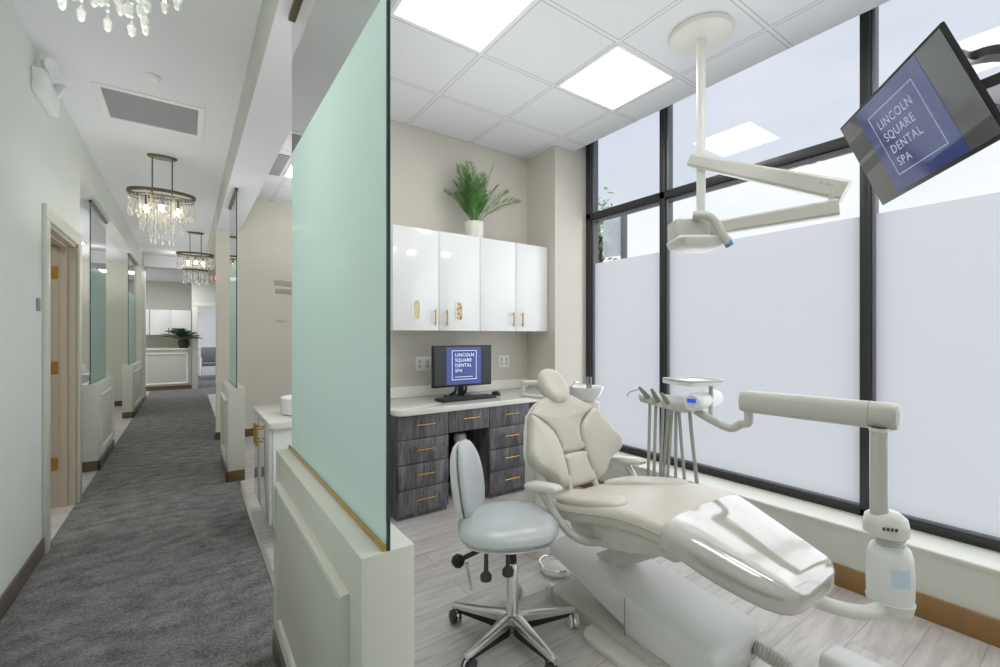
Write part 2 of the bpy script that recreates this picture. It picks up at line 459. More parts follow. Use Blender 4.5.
# walls, left
dz = 2.08; dy0, dy1 = 3.95, 4.90
wl = MB()
wl.box((XL-.13, -2.2, 0), (XL, dy0, ZC+.1)).box((XL-.13, dy1, 0), (XL, 5.05, ZC+.1)).box((XL-.13, dy0, dz), (XL, dy1, ZC+.1))
struct(wl.build('wall_left', M['wall_cool'], smooth=False))
struct(MB().box((-3.6, 5.0, 0), (XL-.13, 5.05, 3.0)).build('wall_alcove', M['wall_cool'], smooth=False))
struct(MB().box((-3.6, 5.05, 0), (-3.5, 11.4, 3.0)).build('wall_alcove', M['wall_cool'], smooth=False))
struct(MB().box((-3.6, 11.25, 0), (XL-.0, 11.4, 3.0)).build('wall_alcove', M['wall_cream'], smooth=False))
struct(MB().box((XL-.13, 11.4, 0), (XL, 12.3, 3.0)).build('wall_left', M['wall_sage'], smooth=False))
struct(MB().box((-2.2, 12.2, 0), (XL-.13, 12.3, 3.0)).build('wall_left', M['wall_sage'], smooth=False))
struct(MB().box((-3.4, 2.6, 0), (-3.3, 5.0, 3.0)).box((-3.4, 2.5, 0), (-.86, 2.6, 3.0)).box((-3.4, 2.5, 2.8), (-.86, 5, 2.9)).build('wall_office', M['wall_beige'], smooth=False))
b_ = MB().box((XL, -2.2, 0), (XL+.012, dy0-.09, .105), .003)
struct(b_.build('baseboard_left', M['base_dark']))
struct(MB().box((XL-.12, 11.4, 0), (XL+.012, 12.3, .10), .003).build('baseboard_left', M['base_brown']))
struct(MB().box((-3.4, 11.235, 0), (XL-.2, 11.25, .10), .003).build('baseboard_alcove', M['base_brown']))

# left door : casing, jamb, door leaf opened into the office, hinges
door = MB()
door.box((XL, dy0-.09, 0), (XL+.022, dy0+.005, dz), .004)
door.box((XL, dy1-.005, 0), (XL+.022, dy1+.09, dz), .004)
door.box((XL, dy0-.09, dz+.0005), (XL+.023, dy1+.09, dz+.09), .004)
d1 = struct(door.build('door_1', M['casing'])); d1['label'] = 'white cased doorway standing open on the left of the corridor'
j = MB().box((XL-.16, dy1-.02, 0), (XL, dy1, dz)).box((XL-.16, dy0, 0), (XL, dy0+.02, dz)).box((XL-.16, dy0, dz-.02), (XL, dy1, dz))
j.box((XL-.09, dy1-.032, 0), (XL-.05, dy1-.02, dz-.02)).box((XL-.09, dy0+.02, 0), (XL-.05, dy0+.032, dz-.02)).box((XL-.09, dy0, dz-.032), (XL-.05, dy1, dz-.02))
j.build('jamb', M['jamb'], d1, smooth=False)
leaf = MB().box((XL-1.06, dy1-.055, .01), (XL-.175, dy1-.015, dz-.02), .002)
lf = leaf.build('door_leaf', M['jamb'], d1)
for z in (.34, 1.10, 1.85):
    hg = MB().box((XL-.158, dy1-.023, z-.05), (XL-.104, dy1-.019, z+.05))
    hg.tube([(XL-.162, dy1-.03, z-.055), (XL-.162, dy1-.03, z+.055)], .008)
    hg.build('hinge', M['brass'], d1)

# back wall of near room, pilaster, walls of room two
struct(MB().box((1.10, YB, 0), (3.5, YB+.12, 3.7)).build('wall_back', M['wall_beige'], smooth=False))
struct(MB().box((2.917, 3.22, 0), (3.5, YB, 3.7)).build('wall_pilaster', M['wall_beige'], smooth=False))
struct(MB().box((XB, 6.85, 0), (3.5, 6.97, 3.7)).build('wall_back_two', M['wall_cream'], smooth=False))
struct(MB().box((.75, 6.97, 0), (.85, 12.3, 3.2)).build('wall_right', M['wall_sage'], smooth=False))
struct(MB().box((XB, 6.97, ZB), (.85, 12.3, 3.3)).build('wall_right', M['wall_sage'], smooth=False))
struct(MB().box((XB-.005, 6.835, 0), (XB+.3, 6.85, .10), .003).box((XB-.013, 6.835, 0), (XB, 6.975, .10), .003).box((.6, 6.838, 0), (3.1, 6.85, .10), .003).build('baseboard_back', M['base_brown']))
struct(MB().box((2.872, -2.2, 0), (2.89, 3.22, .115), .003).build('baseboard_right', M['base_gold']))
# behind the camera
struct(MB().box((-1, -2.3, 0), (3.5, -2.2, 3.7)).build('wall_front', M['wall_cool'], smooth=False))

# window wall
sill = MB().loft([[(2.89, y, 0), (2.89, y, .31), (2.883, y, .312), (2.883, y, .328), (2.889, y, .333), (3.34, y, .262), (3.45, y, .25), (3.45, y, 0)] for y in (-2.2, 3.25)])
struct(sill.build('wall_right_sill', M['trim_white'], smooth=False))
struct(MB().box((2.89, 3.77, 0), (3.45, 6.85, .26)).build('wall_right_sill', M['trim_white'], smooth=False))
struct(MB().box((3.17, -2.2, 3.62), (3.6, 6.9, 3.75)).build('wall_right_header', M['frame_black'], smooth=False))
struct(MB().box((3.10, -2.2, ZR+.15), (3.17, 6.9, 3.7)).build('wall_right_header', M['ceiling_white'], smooth=False))
fr = MB()
FX0, FX1 = XW, XW+.10
GX = XW+.05
muls = [(3.16, 3.23), (2.305, 2.355), (.905, .955), (-.50, -.45), (-1.95, -1.9)]
ZT = 3.62
win = struct(bpy.data.objects.new('window_1', None)); COL.objects.link(win); WORLD[win.name] = Matrix.Identity(4)
for i, (a, b_) in enumerate(muls):
    MB().box((FX0, a, .255), (FX1, b_, ZT), .004).build('mullion', M['frame_black'], win)
    MB().box((FX0+.03, a-.018, .27), (FX1, a, ZT), .003).build('lit_bead', M['frame_grey'], win)  # grey puts the window light on the black mullion's side into its colour
MB().box((FX0, -1.9, .255), (FX1, 3.22, .305), .004).build('bottom_rail', M['frame_black'], win)
MB().box((FX0+.025, -1.9, .305), (FX1, 3.22, .322), .003).build('lit_bead', M['frame_grey'], win)
MB().box((FX0, -1.9, 2.527), (FX1, 3.22, 2.592), .004).build('transom', M['frame_black'], win)
MB().box((FX0+.025, -1.9, 2.507), (FX1, 3.22, 2.527), .003).build('lit_bead', M['frame_grey'], win)
for i in range(4):
    y1, y0 = muls[i][0], muls[i+1][1]
    for nm, z0, z1, mt in (('upper_pane', 2.592, ZT, 'glass_tint'), ('clear_pane', 2.085, 2.527, 'glass_clear'), ('frosted_pane', .305, 2.085, 'film')):
        me = MB(); bm = me.bm
        bm.faces.new([bm.verts.new(p) for p in ((GX, y0, z0), (GX, y0, z1), (GX, y1, z1), (GX, y1, z0))])
        ob = me.build(nm, M[mt], win, smooth=False)
w2 = struct(bpy.data.objects.new('window_2', None)); COL.objects.link(w2); WORLD[w2.name] = Matrix.Identity(4)
me = MB(); bm = me.bm
bm.faces.new([bm.verts.new(p) for p in ((GX, 3.77, .26), (GX, 3.77, 3.62), (GX, 6.85, 3.62), (GX, 6.85, .26))])
me.build('frosted_pane', M['film'], w2, smooth=False)

# ---------------------------------------------------------------- half walls
def half_wall(name, x0, x1, y0, y1, z, face, basem):
    hw = struct(MB().box((x0, y0, 0), (x1, y1, z), .003).build(name, M['trim_white']))
    fx = x0 if face < 0 else x1
    ma, mb, za, zb = y0+.085, y1-.07, .16, z-.115
    mo = MB()
    frame_ring(mo, lambda a, b_, h: Vector((fx+h*1.2*face, a, b_)), ma, mb, za, zb, PROF)
    mo.build('panel_molding', M['molding'], hw)
    lo, hi = min(fx, fx+.014*face), max(fx, fx+.014*face)
    MB().box((min(x0, lo), y0-.012, 0), (max(x1, hi), y0, .10), .003).build('baseboard', M['base_brown'], hw)
    MB().box((lo, y0-.012, 0), (hi, y1, .10), .003).build('baseboard', M['base_dark'], hw)
    return hw
half_wall('wall_half', .31, .435, .965, 2.10, .865, -1, 'base_dark')
half_wall('wall_half', .31, .445, 4.80, 5.65, .865, -1, 'base_brown')
half_wall('wall_half', -.865, XL, 5.98, 7.09, .865, 1, 'base_brown')
half_wall('wall_half', -.865, XL, 9.50, 11.05, .865, 1, 'base_brown')

def glass_panel(x, y0, y1, z0, zf, z1, label, group=None):
    g = thing('glass_panel', label, 'glass panel', (x, (y0+y1)/2, z0))
    # face sheets
    for nm, a, b_, mt in (('frosted_glass', z0, zf, 'film_mint'), ('clear_glass', zf, z1, 'glass_mint')):
        me = MB(); bm = me.bm
        bm.faces.new([bm.verts.new(p) for p in ((x, y0+.004, a), (x, y1, a), (x, y1, b_), (x, y0+.004, b_))])
        me.build(nm, M[mt], g, smooth=False)
    MB().box((x-.004, y0, z0), (x+.004, y0+.006, z1)).build('polished_edge', M['glass_edge'], g, smooth=False)
    MB().box((x-.013, y0+.004, z0), (x-.006, y1, z0+.014)).build('bottom_channel', M['brass'], g, smooth=False)
    MB().box((x-.014, y0+.02, z1-.02), (x+.014, y1, z1)).build('top_channel', M['bronze'], g, smooth=False)
    return g
glass_panel(.372, .965, 2.10, .865, 2.14, ZB-.006, 'tall mint frosted glass panel standing on the nearest white half wall')
glass_panel(.378, 4.63+.17, 5.62, .865, 2.08, ZB-.006, 'narrow mint glass panel on the farther half wall right of the corridor')
glass_panel(-.79, 5.98, 7.05, .865, 2.08, 2.71, 'frosted glass panel on the first half wall past the left doorway')
glass_panel(-.79, 9.5, 10.9, .865, 2.08, 2.71, 'slim glass panel on the farthest half wall at left of the corridor')

# ================================================================= CEILING FITTINGS
def light_panel(x0, x1, y0, y1, z, label):
    t = thing('ceiling_light', label, 'ceiling light', ((x0+x1)/2, (y0+y1)/2, z), 'square light panels in the tiled ceiling')
    fr = MB(); frame_ring(fr, lambda a, b_, h: Vector((a, b_, z-h)), x0, x1, y0, y1, ((0, -.002), (0, .008), (.025, .008), (.025, -.002)))
    fr.build('frame', M['white_satin'], t, smooth=False)
    MB().box((x0+.025, y0+.025, z-.004), (x1-.025, y1-.025, z+.001)).build('diffuser', M['panel_light'], t, smooth=False)
    if label is None:
        t.name = 'ceiling_panel'; WORLD[t.name] = Matrix.Identity(4); t['kind'] = 'structure'
        for k in ('label', 'category', 'group'):
            if k in t: del t[k]
    return t
light_panel(.945, 1.575, 1.865, 2.455, ZR, 'bright square ceiling panel nearest the tall mint glass, at the top edge')
light_panel(2.225, 2.855, 1.865, 2.455, ZR, 'bright square ceiling panel beside the round ceiling mount of the dental light')
light_panel(.945, 1.575, .065, .655, ZR, None)
light_panel(2.225, 2.855, .065, .655, ZR, None)
light_panel(.90, 1.03, 4.98, 5.66, ZR, 'narrow bright ceiling panel of the next room at the left edge of the mint glass')
light_panel(2.1, 2.7, 4.55, 5.15, ZR, None)
light_panel(-1.80, -1.27, 8.9, 9.4, 2.78, 'small sliver of ceiling light seen in the left alcove beside the doorway wall')
dv_ = thing('ceiling_vent', 'pale square air diffuser beside the narrow light in the next room', 'vent', (.78, 5.3, ZR))
MB().box((.70, 4.98, ZR-.01), (.87, 5.66, ZR), .003).build('grille', M['vent'], dv_)
vx = thing('ceiling_vent', 'grey perforated return air grille in the corridor ceiling', 'vent', (-.2, 4.26, ZC))
v = MB(); frame_ring(v, lambda a, b_, h: Vector((a, b_, ZC-h)), -.525, .115, 3.96, 4.56, ((0, 0), (.004, .010), (.045, .010), (.047, .0)))
v.build('frame', M['white_satin'], vx)
MB().box((-.48, 4.0, ZC-.006), (.07, 4.52, ZC-.001)).build('grille', M['vent'], vx, smooth=False)
sd = MB().lathe([(.0, -.022), (.03, -.022), (.036, -.016), (.045, -.012), (.048, 0), (.0, 0)], (-.186, 3.674, ZC))
tag(sd.build('smoke_detector', M['white_satin']), 'small round white detector on the corridor ceiling before the grille', 'smoke detector')
for (px, py), lb in (((150, 279), 'left of two tiny recessed downlights in the lobby ceiling at the corridor end'), ((157, 275.5), 'right of two tiny recessed downlights in the lobby ceiling at the corridor end')):
    d = (2.80-H)*F/(CY-py); p = at(px, py, d)
    t = thing('recessed_downlight', lb, 'downlight', (p.x, p.y, 2.80), 'lobby downlights')
    MB().lathe([(.06, -.01), (.085, -.008), (.09, 0), (.06, 0)], (p.x, p.y, 2.80)).build('trim_ring', M['white_satin'], t)
    MB().lathe([(0, -.006), (.06, -.006), (.06, 0), (0, 0)], (p.x, p.y, 2.80)).build('lamp_disc', M['downlight'], t)

# chandeliers
def crystal_drop(bm_, x, y, z0, length, big):
    z = z0
    while z > z0-length+.03:
        bm_.lathe([(0, -.008), (.006, 0), (0, .008)], (x, y, z), 5); z -= .0185
    bm_.lathe([(0, 0), (.011*big, -.02*big), (.008*big, -.045*big), (0, -.052*big)], (x, y, z+.008), 6)
CH = Vector((0, 0, 0))
def make_chandelier(loc, label, two_tier=False):
    t = thing('crystal_chandelier', label, 'chandelier', loc, 'oval crystal chandeliers along the corridor')
    L = Vector(loc)
    a, b_ = .255, .165
    MB().lathe([(0, 0), (1, 0), (1, -.012), (.92, -.022), (0, -.022)], L, 28, None, .115, .055).build('ceiling_canopy', M['bronze'], t)
    for s in (-1, 1):
        MB().tube([L+Vector((.075*s, 0, -.02)), L+Vector((.075*s, 0, -.40))], .006, 8).build('rod', M['bronze'], t)
    zr = -.375
    def ring(bm_, a, b_, z, h=.028, th=.007):
        N = 40; rings = []
        for k in range(N):
            c, s_ = math.cos(2*PI*k/N), math.sin(2*PI*k/N)
            rings.append([L+Vector(((a+o)*c, (b_+o)*s_, z+q)) for o, q in ((-th, 0), (th, 0), (th, h), (-th, h))])
        bm_.loft(rings, cap=False, close=True)
    r = MB(); ring(r, a, b_, zr, .03); ring(r, a-.01, b_-.01, zr-.03, .01, .005)
    for s in (-1, 1):
        r.tube([L+Vector((-.075*s, -b_*.95, zr)), L+Vector((-.075*s, b_*.95, zr))], .005, 6)
    r.tube([L+Vector((-a, 0, zr+.005)), L+Vector((a, 0, zr+.005))], .006, 6)
    if two_tier: ring(r, .17, .12, zr-.26, .03)
    r.build('oval_frame', M['bronze'], t)
    bulbs = [(-.12, .03), (.0, -.05), (.12, .03)] if not two_tier else [(-.1, .03), (.0, -.05), (.1, .03)]
    for x, y in bulbs:
        lb = MB().tube([L+Vector((x, y, zr)), L+Vector((x, y, zr-.09))], .011, 8).build('lamp_holder', M['bronze'], t)
        MB().lathe([(0, 0), (.011, -.004), (.019, -.03), (.014, -.055), (.0, -.075)], L+Vector((x, y, zr-.09)), 10).build('bulb', M['bulb'], lb)
    # strands: shared meshes, one object each
    protos = {}
    def strand(x, y, z, ln):
        key = round(ln, 3)
        if key not in protos:
            mb = MB(); crystal_drop(mb, L.x, L.y, L.z, ln, .95)
            o = mb.build('crystal_strand', M['crystal'], t, smooth=False); protos[key] = o
        else:
            o = protos[key].copy(); COL.objects.link(o); o.parent = t
        o.location = (x, y, z)
    n1, n2, n3 = (36, 24, 14) if two_tier else (44, 32, 20)
    for k in range(n1):
        q = 2*PI*k/n1; strand(a*.98*math.cos(q), b_*.98*math.sin(q), zr-.02, (.13, .17)[k % 2])
    for k in range(n2):
        q = 2*PI*(k+.5)/n2; strand(a*.66*math.cos(q), b_*.66*math.sin(q), zr-.02, (.25, .29)[k % 2])
    for k in range(n3):
        q = 2*PI*k/n3; strand(a*.36*math.cos(q), b_*.36*math.sin(q), zr-.02, (.36, .41)[k % 2])
    if two_tier:
        for k in range(20):
            q = 2*PI*k/20; strand(.168*math.cos(q), .118*math.sin(q), zr-.28, (.17, .13)[k % 2])
    return t
make_chandelier((-.19, 5.26, ZC), 'oval crystal chandelier hanging whole in view, nearest in the middle of the corridor')
make_chandelier((.115, 8.8, ZC), 'smaller looking farther crystal chandelier near the corridor end', True)
make_chandelier((-.185, 1.62, ZC), 'crystal drops of the chandelier cut off by the top left edge')

# emergency light on the left wall
e = thing('emergency_light', 'white twin head emergency light high on the left corridor wall', 'emergency light', (XL, 3.8, 2.8))
MB().box((XL, 3.62, 2.76), (XL+.055, 4.02, 2.90), .008).build('housing', M['white_satin'], e)
for (y, z, dr) in ((3.74, 2.96, Vector((.75, -.6, .1))), (3.96, 2.93, Vector((.85, .3, -.35)))):
    c = Vector((XL+.05, y, z)); dr.normalize()
    m4 = basis(c, *( (lambda w: (w.orthogonal().normalized(), w.cross(w.orthogonal().normalized()), w))(dr) ))
    hd = MB().lathe([(0, -.025), (.025, -.023), (.043, .0), (.047, .025), (.042, .03), (0, .026)], (0, 0, 0), 20, m4)
    hd.tube([Vector((XL+.03, y, 2.90)), c], .012, 8)
    hd.build('lamp_head', M['white_satin'], e)
MB().box((XL, 3.73, 1.50), (XL+.008, 3.79, 1.575), .002).build('plaque', M['steel_grey'])
tag(bpy.data.objects['plaque'], 'small grey room plaque on the left wall beside the doorway', 'sign')

# exit sign on the soffit face
ex = thing('exit_sign', 'small red exit sign hanging at the far end of the corridor', 'sign', (.66, 11.95, 2.80))
MB().box((.46, 11.93, 2.56), (.86, 11.98, 2.77), .005).box((.62, 11.94, 2.76), (.70, 11.97, 2.80)).build('housing', M['white_satin'], ex)
MB().box((.48, 11.925, 2.58), (.84, 11.931, 2.75)).build('face', M['exit_red'], ex)
text('lettering', 'EXIT', M['text_white'], basis((.66, 11.923, 2.615), (1, 0, 0), (0, 0, 1), (0, -1, 0)), .14, ex, 'CENTER')

# ================================================================= FAR END
yF = 13.9
fc = thing('reception_counter', 'sage panelled counter under the white cupboards at the corridor end', 'counter', (-.6, yF, 0))
MB().box((-1.6, yF, 0), (.09, yF+.5, 1.0)).build('body', M['wall_sage'], fc, smooth=False)
MB().box((-1.62, yF-.03, 1.0), (.095, yF+.55, 1.04), .005).build('worktop', M['quartz'], fc)
mo = MB(); frame_ring(mo, lambda a, b_, h: Vector((a, yF-h*1.5, b_)), -.84, .03, .14, .92, PROF)
mo.build('panel_molding', M['white_satin'], fc)
MB().box((-1.6, yF-.014, 0), (.09, yF, .10)).build('kickboard', M['base_brown'], fc, smooth=False)
struct(MB().box((-2.2, 14.85, 0), (.10, 14.95, 3.2)).build('wall_far', M['wall_sage'], smooth=False))
def far_cupboard(x0, x1, handles, label):
    c = thing('wall_cupboard', label, 'cupboard', (x0, 14.5, 1.4), 'white cupboards above the far counter')
    MB().box((x0, 14.5, 1.38), (x1, 14.85, 2.03)).build('carcass', M['white_satin'], c, smooth=False)
    n = len(handles); w = (x1-x0)/n
    for k, hx in enumerate(handles):
        d = MB().box((x0+k*w+.004, 14.48, 1.38), (x0+(k+1)*w-.004, 14.5, 2.03), .003).build('door', M['white_satin'], c)
        if hx is not None: MB().tube([(hx, 14.46, 1.42), (hx, 14.46, 1.56)], .008, 6).build('handle', M['black'], d)
far_cupboard(-1.5, -.79, [None, None], 'white wall cupboard at left over the far counter, partly hidden by the wall')
far_cupboard(-.78, .09, [-.39, -.31], 'white two door wall cupboard over the far counter, dark bar handles')
# right of counter : door wall
dw = struct(MB().box((.10, 13.8, 0), (.22, 14.95, 2.8)).build('wall_far', M['wall_sage'], smooth=False))
struct(MB().box((.22, 13.8, 2.13), (2.0, 13.92, 2.8)).box((.92, 13.8, 0), (2.0, 13.92, 2.13)).build('wall_far', M['wall_sage'], smooth=False))
d2 = struct(MB().box((.13, 13.77, 0), (.235, 13.80, 2.10), .004).box((.13, 13.768, 2.1005), (1.0, 13.8, 2.2), .004).box((.9, 13.77, 0), (1.0, 13.8, 2.10), .004).build('door_2', M['casing']))
for z in (.75, 1.9):
    MB().box((.222, 13.90, z-.06), (.245, 13.915, z+.06)).build('hinge', M['brass'], d2)
struct(MB().box((-.6, 18.2, 0), (2.5, 18.3, 3.2)).build('wall_lobby', M['ceiling_white'], smooth=False))
struct(MB().box((-.6, 18.17, .92), (2.5, 18.2, .98)).build('trim_2', M['white_satin'], smooth=False))
wc = thing('waiting_chair', 'grey upholstered chair with metal legs seen through the far doorway', 'chair', (.62, 16.6, 0))
MB().box((.36, 16.35, .42), (.90, 16.85, .52), .03).build('seat', M['seat_grey'], wc)
MB().box((.36, 16.85, .50), (.90, 16.93, 1.0), .03).build('backrest', M['seat_grey'], wc)
for x in (.36, .90):
    MB().tube([(x, 16.35, 0), (x, 16.35, .68), (x, 16.9, .68), (x, 16.9, 0)], .016, 8).build('side_frame', M['chrome'], wc)
fa = MB().tube(curve_pts([(-.46, 14.2, 1.04), (-.46, 14.2, 1.25), (-.44, 14.1, 1.30), (-.42, 14.02, 1.24)], 4), .014, 8)
fa.lathe([(.03, 0), (.03, .02), (0, .02)], (-.46, 14.2, 1.04), 10)
tag(fa.build('faucet', M['brass']), 'small brass tap on the far counter beside the dark plant pot', 'faucet')

# ---------------------------------------------------------------- palms
def frond(base, dirv, length, droop, leaflen, mat, parent, n=18, width=.008):
    mb = MB(); base = Vector(base); d = Vector(dirv).normalized()
    side = d.cross(Vector((0, 0, 1)));
    if side.length < .1: side = Vector((1, 0, 0))
    side.normalize()
    pts = []
    for i in range(n+1):
        t = i/n
        p = base + d*length*t + Vector((d.x, d.y, 0))*droop*.5*t*t*length - Vector((0, 0, 1))*droop*length*t*t
        pts.append(p)
    mb.tube(pts, [.0045*(1-.8*i/n) for i in range(n+1)], 5)
    for i in range(int(n*.22), n+1):
        t = i/n; p = pts[i]; tan = (pts[min(i+1, n)]-pts[max(i-1, 0)]).normalized()
        up = side.cross(tan).normalized()
        L = leaflen*(math.sin(PI*min(1, .25+.72*t))**.7)
        for s in (-1, 1):
            dl = (tan*.85 + side*s*.75 + up*.2 + Vector((random.uniform(-.1, .1), random.uniform(-.1, .1), random.uniform(-.15, .05)))).normalized()
            wv = dl.cross(up).normalized()*width
            a = p; m_ = p+dl*L*.45; e_ = p+dl*L - Vector((0, 0, 1))*L*.12
            f = [mb.bm.verts.new(q) for q in (a, m_+wv, e_, m_-wv)]
            mb.bm.faces.new(f)
    return mb.build('frond', mat, parent, smooth=False)
pl = thing('potted_palm', 'green palm in a white pot on top of the white wall cupboards', 'plant', (2.13, 3.44, 2.225))
pc = Vector((2.135, 3.44, 2.225))
MB().lathe([(0, 0), (.075, 0), (.082, .03), (.088, .15), (.085, .155), (.078, .15), (.075, .13), (0, .13)], pc, 28).build('pot', M['pot_white'], pl)
MB().lathe([(0, .128), (.076, .128), (.076, .135), (0, .138)], pc, 20).build('soil', M['soil'], pl)
Rv, Uv = Vector((C, -S, 0)), Vector((0, 0, 1)); Fv = Vector((S, C, 0))
b0 = pc+Vector((0, 0, .13))
for (r_, u_, f_, ln, dr, ll) in ((-.38, 1, -.1, .60, .10, .17), (-.24, 1, .15, .58, .08, .16), (.42, 1, .0, .60, .08, .15), (-.62, .8, -.1, .48, .28, .16), (.68, .8, .05, .50, .28, .19), (.85, .62, -.25, .48, .34, .19), (-.05, 1, -.35, .46, .08, .15), (.12, 1, -.25, .40, .05, .13), (-.15, 1, .25, .5, .1, .15), (.2, 1, .2, .5, .08, .14), (-.5, .9, -.4, .38, .25, .14), (.3, .9, -.45, .36, .2, .14), (-.12, .8, -.3, .34, .1, .13), (.1, .8, -.4, .32, .12, .13), (-.32, 1, -.3, .57, .12, .2), (-.12, 1, .1, .60, .06, .19), (.25, 1, -.2, .50, .12, .18), (-.5, 1, .2, .52, .18, .18), (.5, .9, .3, .5, .2, .18)):
    frond(b0+Rv*r_*.015, Rv*r_*.66+Uv*u_+Fv*f_*.5, ln*1.03, dr, ll*1.05, M['leaf'], pl, 24, .006)
pf = thing('potted_palm', 'dark leafy palm in a dark basket on the far counter', 'plant', (-.07, 13.99, 1.04))
pc = Vector((-.07, 13.99, 1.04))
MB().lathe([(0, 0), (.09, 0), (.12, .10), (.115, .22), (.10, .22), (.10, .18), (0, .18)], pc, 18).build('basket_pot', M['basket'], pf)
for k, (dx, dy, dz_) in enumerate(((-.9, .1, .8), (-.7, -.3, 1), (-.4, -.5, 1), (-.15, -.5, 1.1), (.15, -.7, 1), (.45, -.8, 1), (.75, -1.0, .9), (.9, -1.1, .7), (-.9, -.4, .6), (-.3, .3, 1), (-.6, .3, .9), (.3, -1, .6))):
    frond(pc+Vector((0, 0, .18)), Vector((dx, dy, dz_)), .55, .35, .22, M['leaf_dark'], pf, 12, .016)

# ================================================================= VANITIES
def vanity(x0, x1, y0, y1, zb, zt, door_face, label, sink_c, slabel, cat='cabinet'):
    t = thing('vanity_cabinet', label, cat, ((x0+x1)/2, (y0+y1)/2, 0))
    MB().box((x0, y0, zb), (x1, y1, zt-.04), .002).build('carcass', M['white_gloss'], t)
    ov = .03
    ol = rrect(x0-ov, y0-ov, x1+ov if door_face < 0 else x1+ov, y1, .025)
    MB().prism(ol, zt-.04, zt, None, .004).build('worktop', M['quartz'], t)
    fx = x0 if door_face < 0 else x1
    n = 2; w = (y1-y0-.03)/n
    for k in range(n):
        a = y0+.03+k*w
        lo, hi = min(fx, fx+.02*door_face), max(fx, fx+.02*door_face)
        d = MB().box((lo, a+.004, zb+.01), (hi, a+w-.004, zt-.055), .003).build('door', M['white_satin'] if door_face > 0 else M['white_gloss'], t)
        hy = a+w-.05 if k == 0 else a+.05
        hx = fx+.055*door_face
        hd = MB().tube([(hx, hy, zt-.22), (hx, hy, zt-.07)], .007, 8)
        for z in (zt-.19, zt-.10): hd.tube([(hx, hy, z), (fx+.018*door_face, hy, z)], .005, 6)
        hd.build('handle', M['brass'], d)
    s = MB().lathe([(0, 0), (.17, 0), (.185, .012), (.19, .11), (.187, .118), (.18, .115), (.172, .02), (0, .012)], (sink_c[0], sink_c[1], zt), 36)
    tag(s.build('vessel_sink', M['white_gloss']), slabel, 'sink')
    return t
vanity(.45, 1.10, 3.15, 3.95, .12, .80, -1, 'white vanity cabinet with brass pulls behind the near half wall', (.72, 3.42), 'round white vessel sink on the vanity right of the corridor')
vanity(-1.6, -.92, 7.35, 8.2, .0, .88, 1, 'white vanity cabinet with brass pull in the left alcove', (-1.25, 7.75), 'white vessel sink on the vanity in the left alcove')
tf = MB().tube(curve_pts([(-1.5, 7.45, .88), (-1.5, 7.45, 1.12), (-1.44, 7.45, 1.17), (-1.38, 7.45, 1.13)], 5), .014, 8)
tag(tf.build('faucet', M['brass']), 'brass tap glimpsed behind the first glass panel at left', 'faucet')

# things on the far wall of the next room
dl2 = thing('dental_light', 'folded dental light arm showing from the next room, left of the mint glass', 'dental light', (1.3, 6.0, 1.9))
a1 = at(276, 282.5, 5.6); a2 = at(306, 286, 5.2); a3 = at(277, 291, 5.5)
MB().bar(a1, a2, .05, .07).build('upper_arm', M['grey_beige'], dl2)
MB().bar(a2-Vector((0, 0, .08)), a3, .05, .06).build('lower_arm', M['grey_beige'], dl2)
MB().tube([a2+Vector((.06, 0, -.1)), Vector((a2.x+.06, a2.y, ZR))], .03, 10).build('ceiling_pole', M['grey_beige'], dl2)
p = at(270, 322, 7.1)
wp = MB().box((p.x-.06, 6.83, p.z-.02), (p.x+.06, 6.85, p.z+.02), .004)
tag(wp.build('wall_hook', M['cream_plastic']), 'small cream fitting on the plain wall of the next room', 'wall fitting')

# ================================================================= DESK RUN
yC = 3.05
def drawer_bank(x0, x1, label):
    t = thing('drawer_cabinet', label, 'drawer cabinet', ((x0+x1)/2, yC, 0), 'grey wood drawer cabinets under the counter')
    MB().box((x0, yC+.02, .04), (x1, YB, .773)).build('carcass', M['grey_wood'], t, smooth=False)
    MB().box((x0+.003, yC+.03, 0), (x1-.003, YB, .04)).build('plinth', M['grey_wood'], t, smooth=False)
    zs = [.04, .223, .406, .589, .772]
    for k in range(4):
        d = MB().box((x0+.003, yC, zs[k]+.003), (x1-.003, yC+.02, zs[k+1]-.003), .002).build('drawer', M['grey_wood'], t)
        zc = (zs[k]+zs[k+1])/2+.012; xc = (x0+x1)/2
        hd = MB().tube([(xc-.075, yC-.028, zc), (xc+.075, yC-.028, zc)], .0055, 8)
        for s in (-1, 1): hd.tube([(xc+.055*s, yC-.028, zc), (xc+.055*s, yC, zc)], .004, 6)
        hd.build('handle', M['brass'], d)
drawer_bank(1.245, 1.66, 'four drawer grey wood cabinet under the counter, left of the kneehole')
drawer_bank(2.04, 2.46, 'four drawer grey wood cabinet right of the kneehole, behind the dental chair')
t = thing('desk_drawer', 'single grey wood drawer unit over the kneehole', 'drawer unit', (1.85, yC, .6))
MB().box((1.66, yC+.02, .60), (2.04, YB, .773)).build('carcass', M['grey_wood'], t, smooth=False)
d = MB().box((1.663, yC, .598), (2.037, yC+.02, .769), .002).build('drawer', M['grey_wood'], t)
hd = MB().tube([(1.775, yC-.028, .70), (1.925, yC-.028, .70)], .0055, 8)
for s in (-1, 1): hd.tube([(1.85+.055*s, yC-.028, .70), (1.85+.055*s, yC, .70)], .004, 6)
hd.build('handle', M['brass'], d)
struct(MB().box((1.66, YB-.03, 0), (2.04, YB, .6)).build('trim_3', M['black'], smooth=False))
ct = MB()
ol = [(1.22, YB), (2.917, YB), (2.917, 3.0), ] + [(1.22+.06-.06*math.sin(PI/2*k/6), 3.0+.06-.06*math.cos(PI/2*k/6)) for k in range(7)]
ct.prism(ol, .773, .815, None, .006)
w = tag(ct.build('countertop', M['quartz']), 'white stone countertop with rounded corner over the grey drawers', 'countertop')
MB().box((1.22, YB-.018, .815), (2.917, YB, .91), .003).build('backsplash', M['quartz'], w)
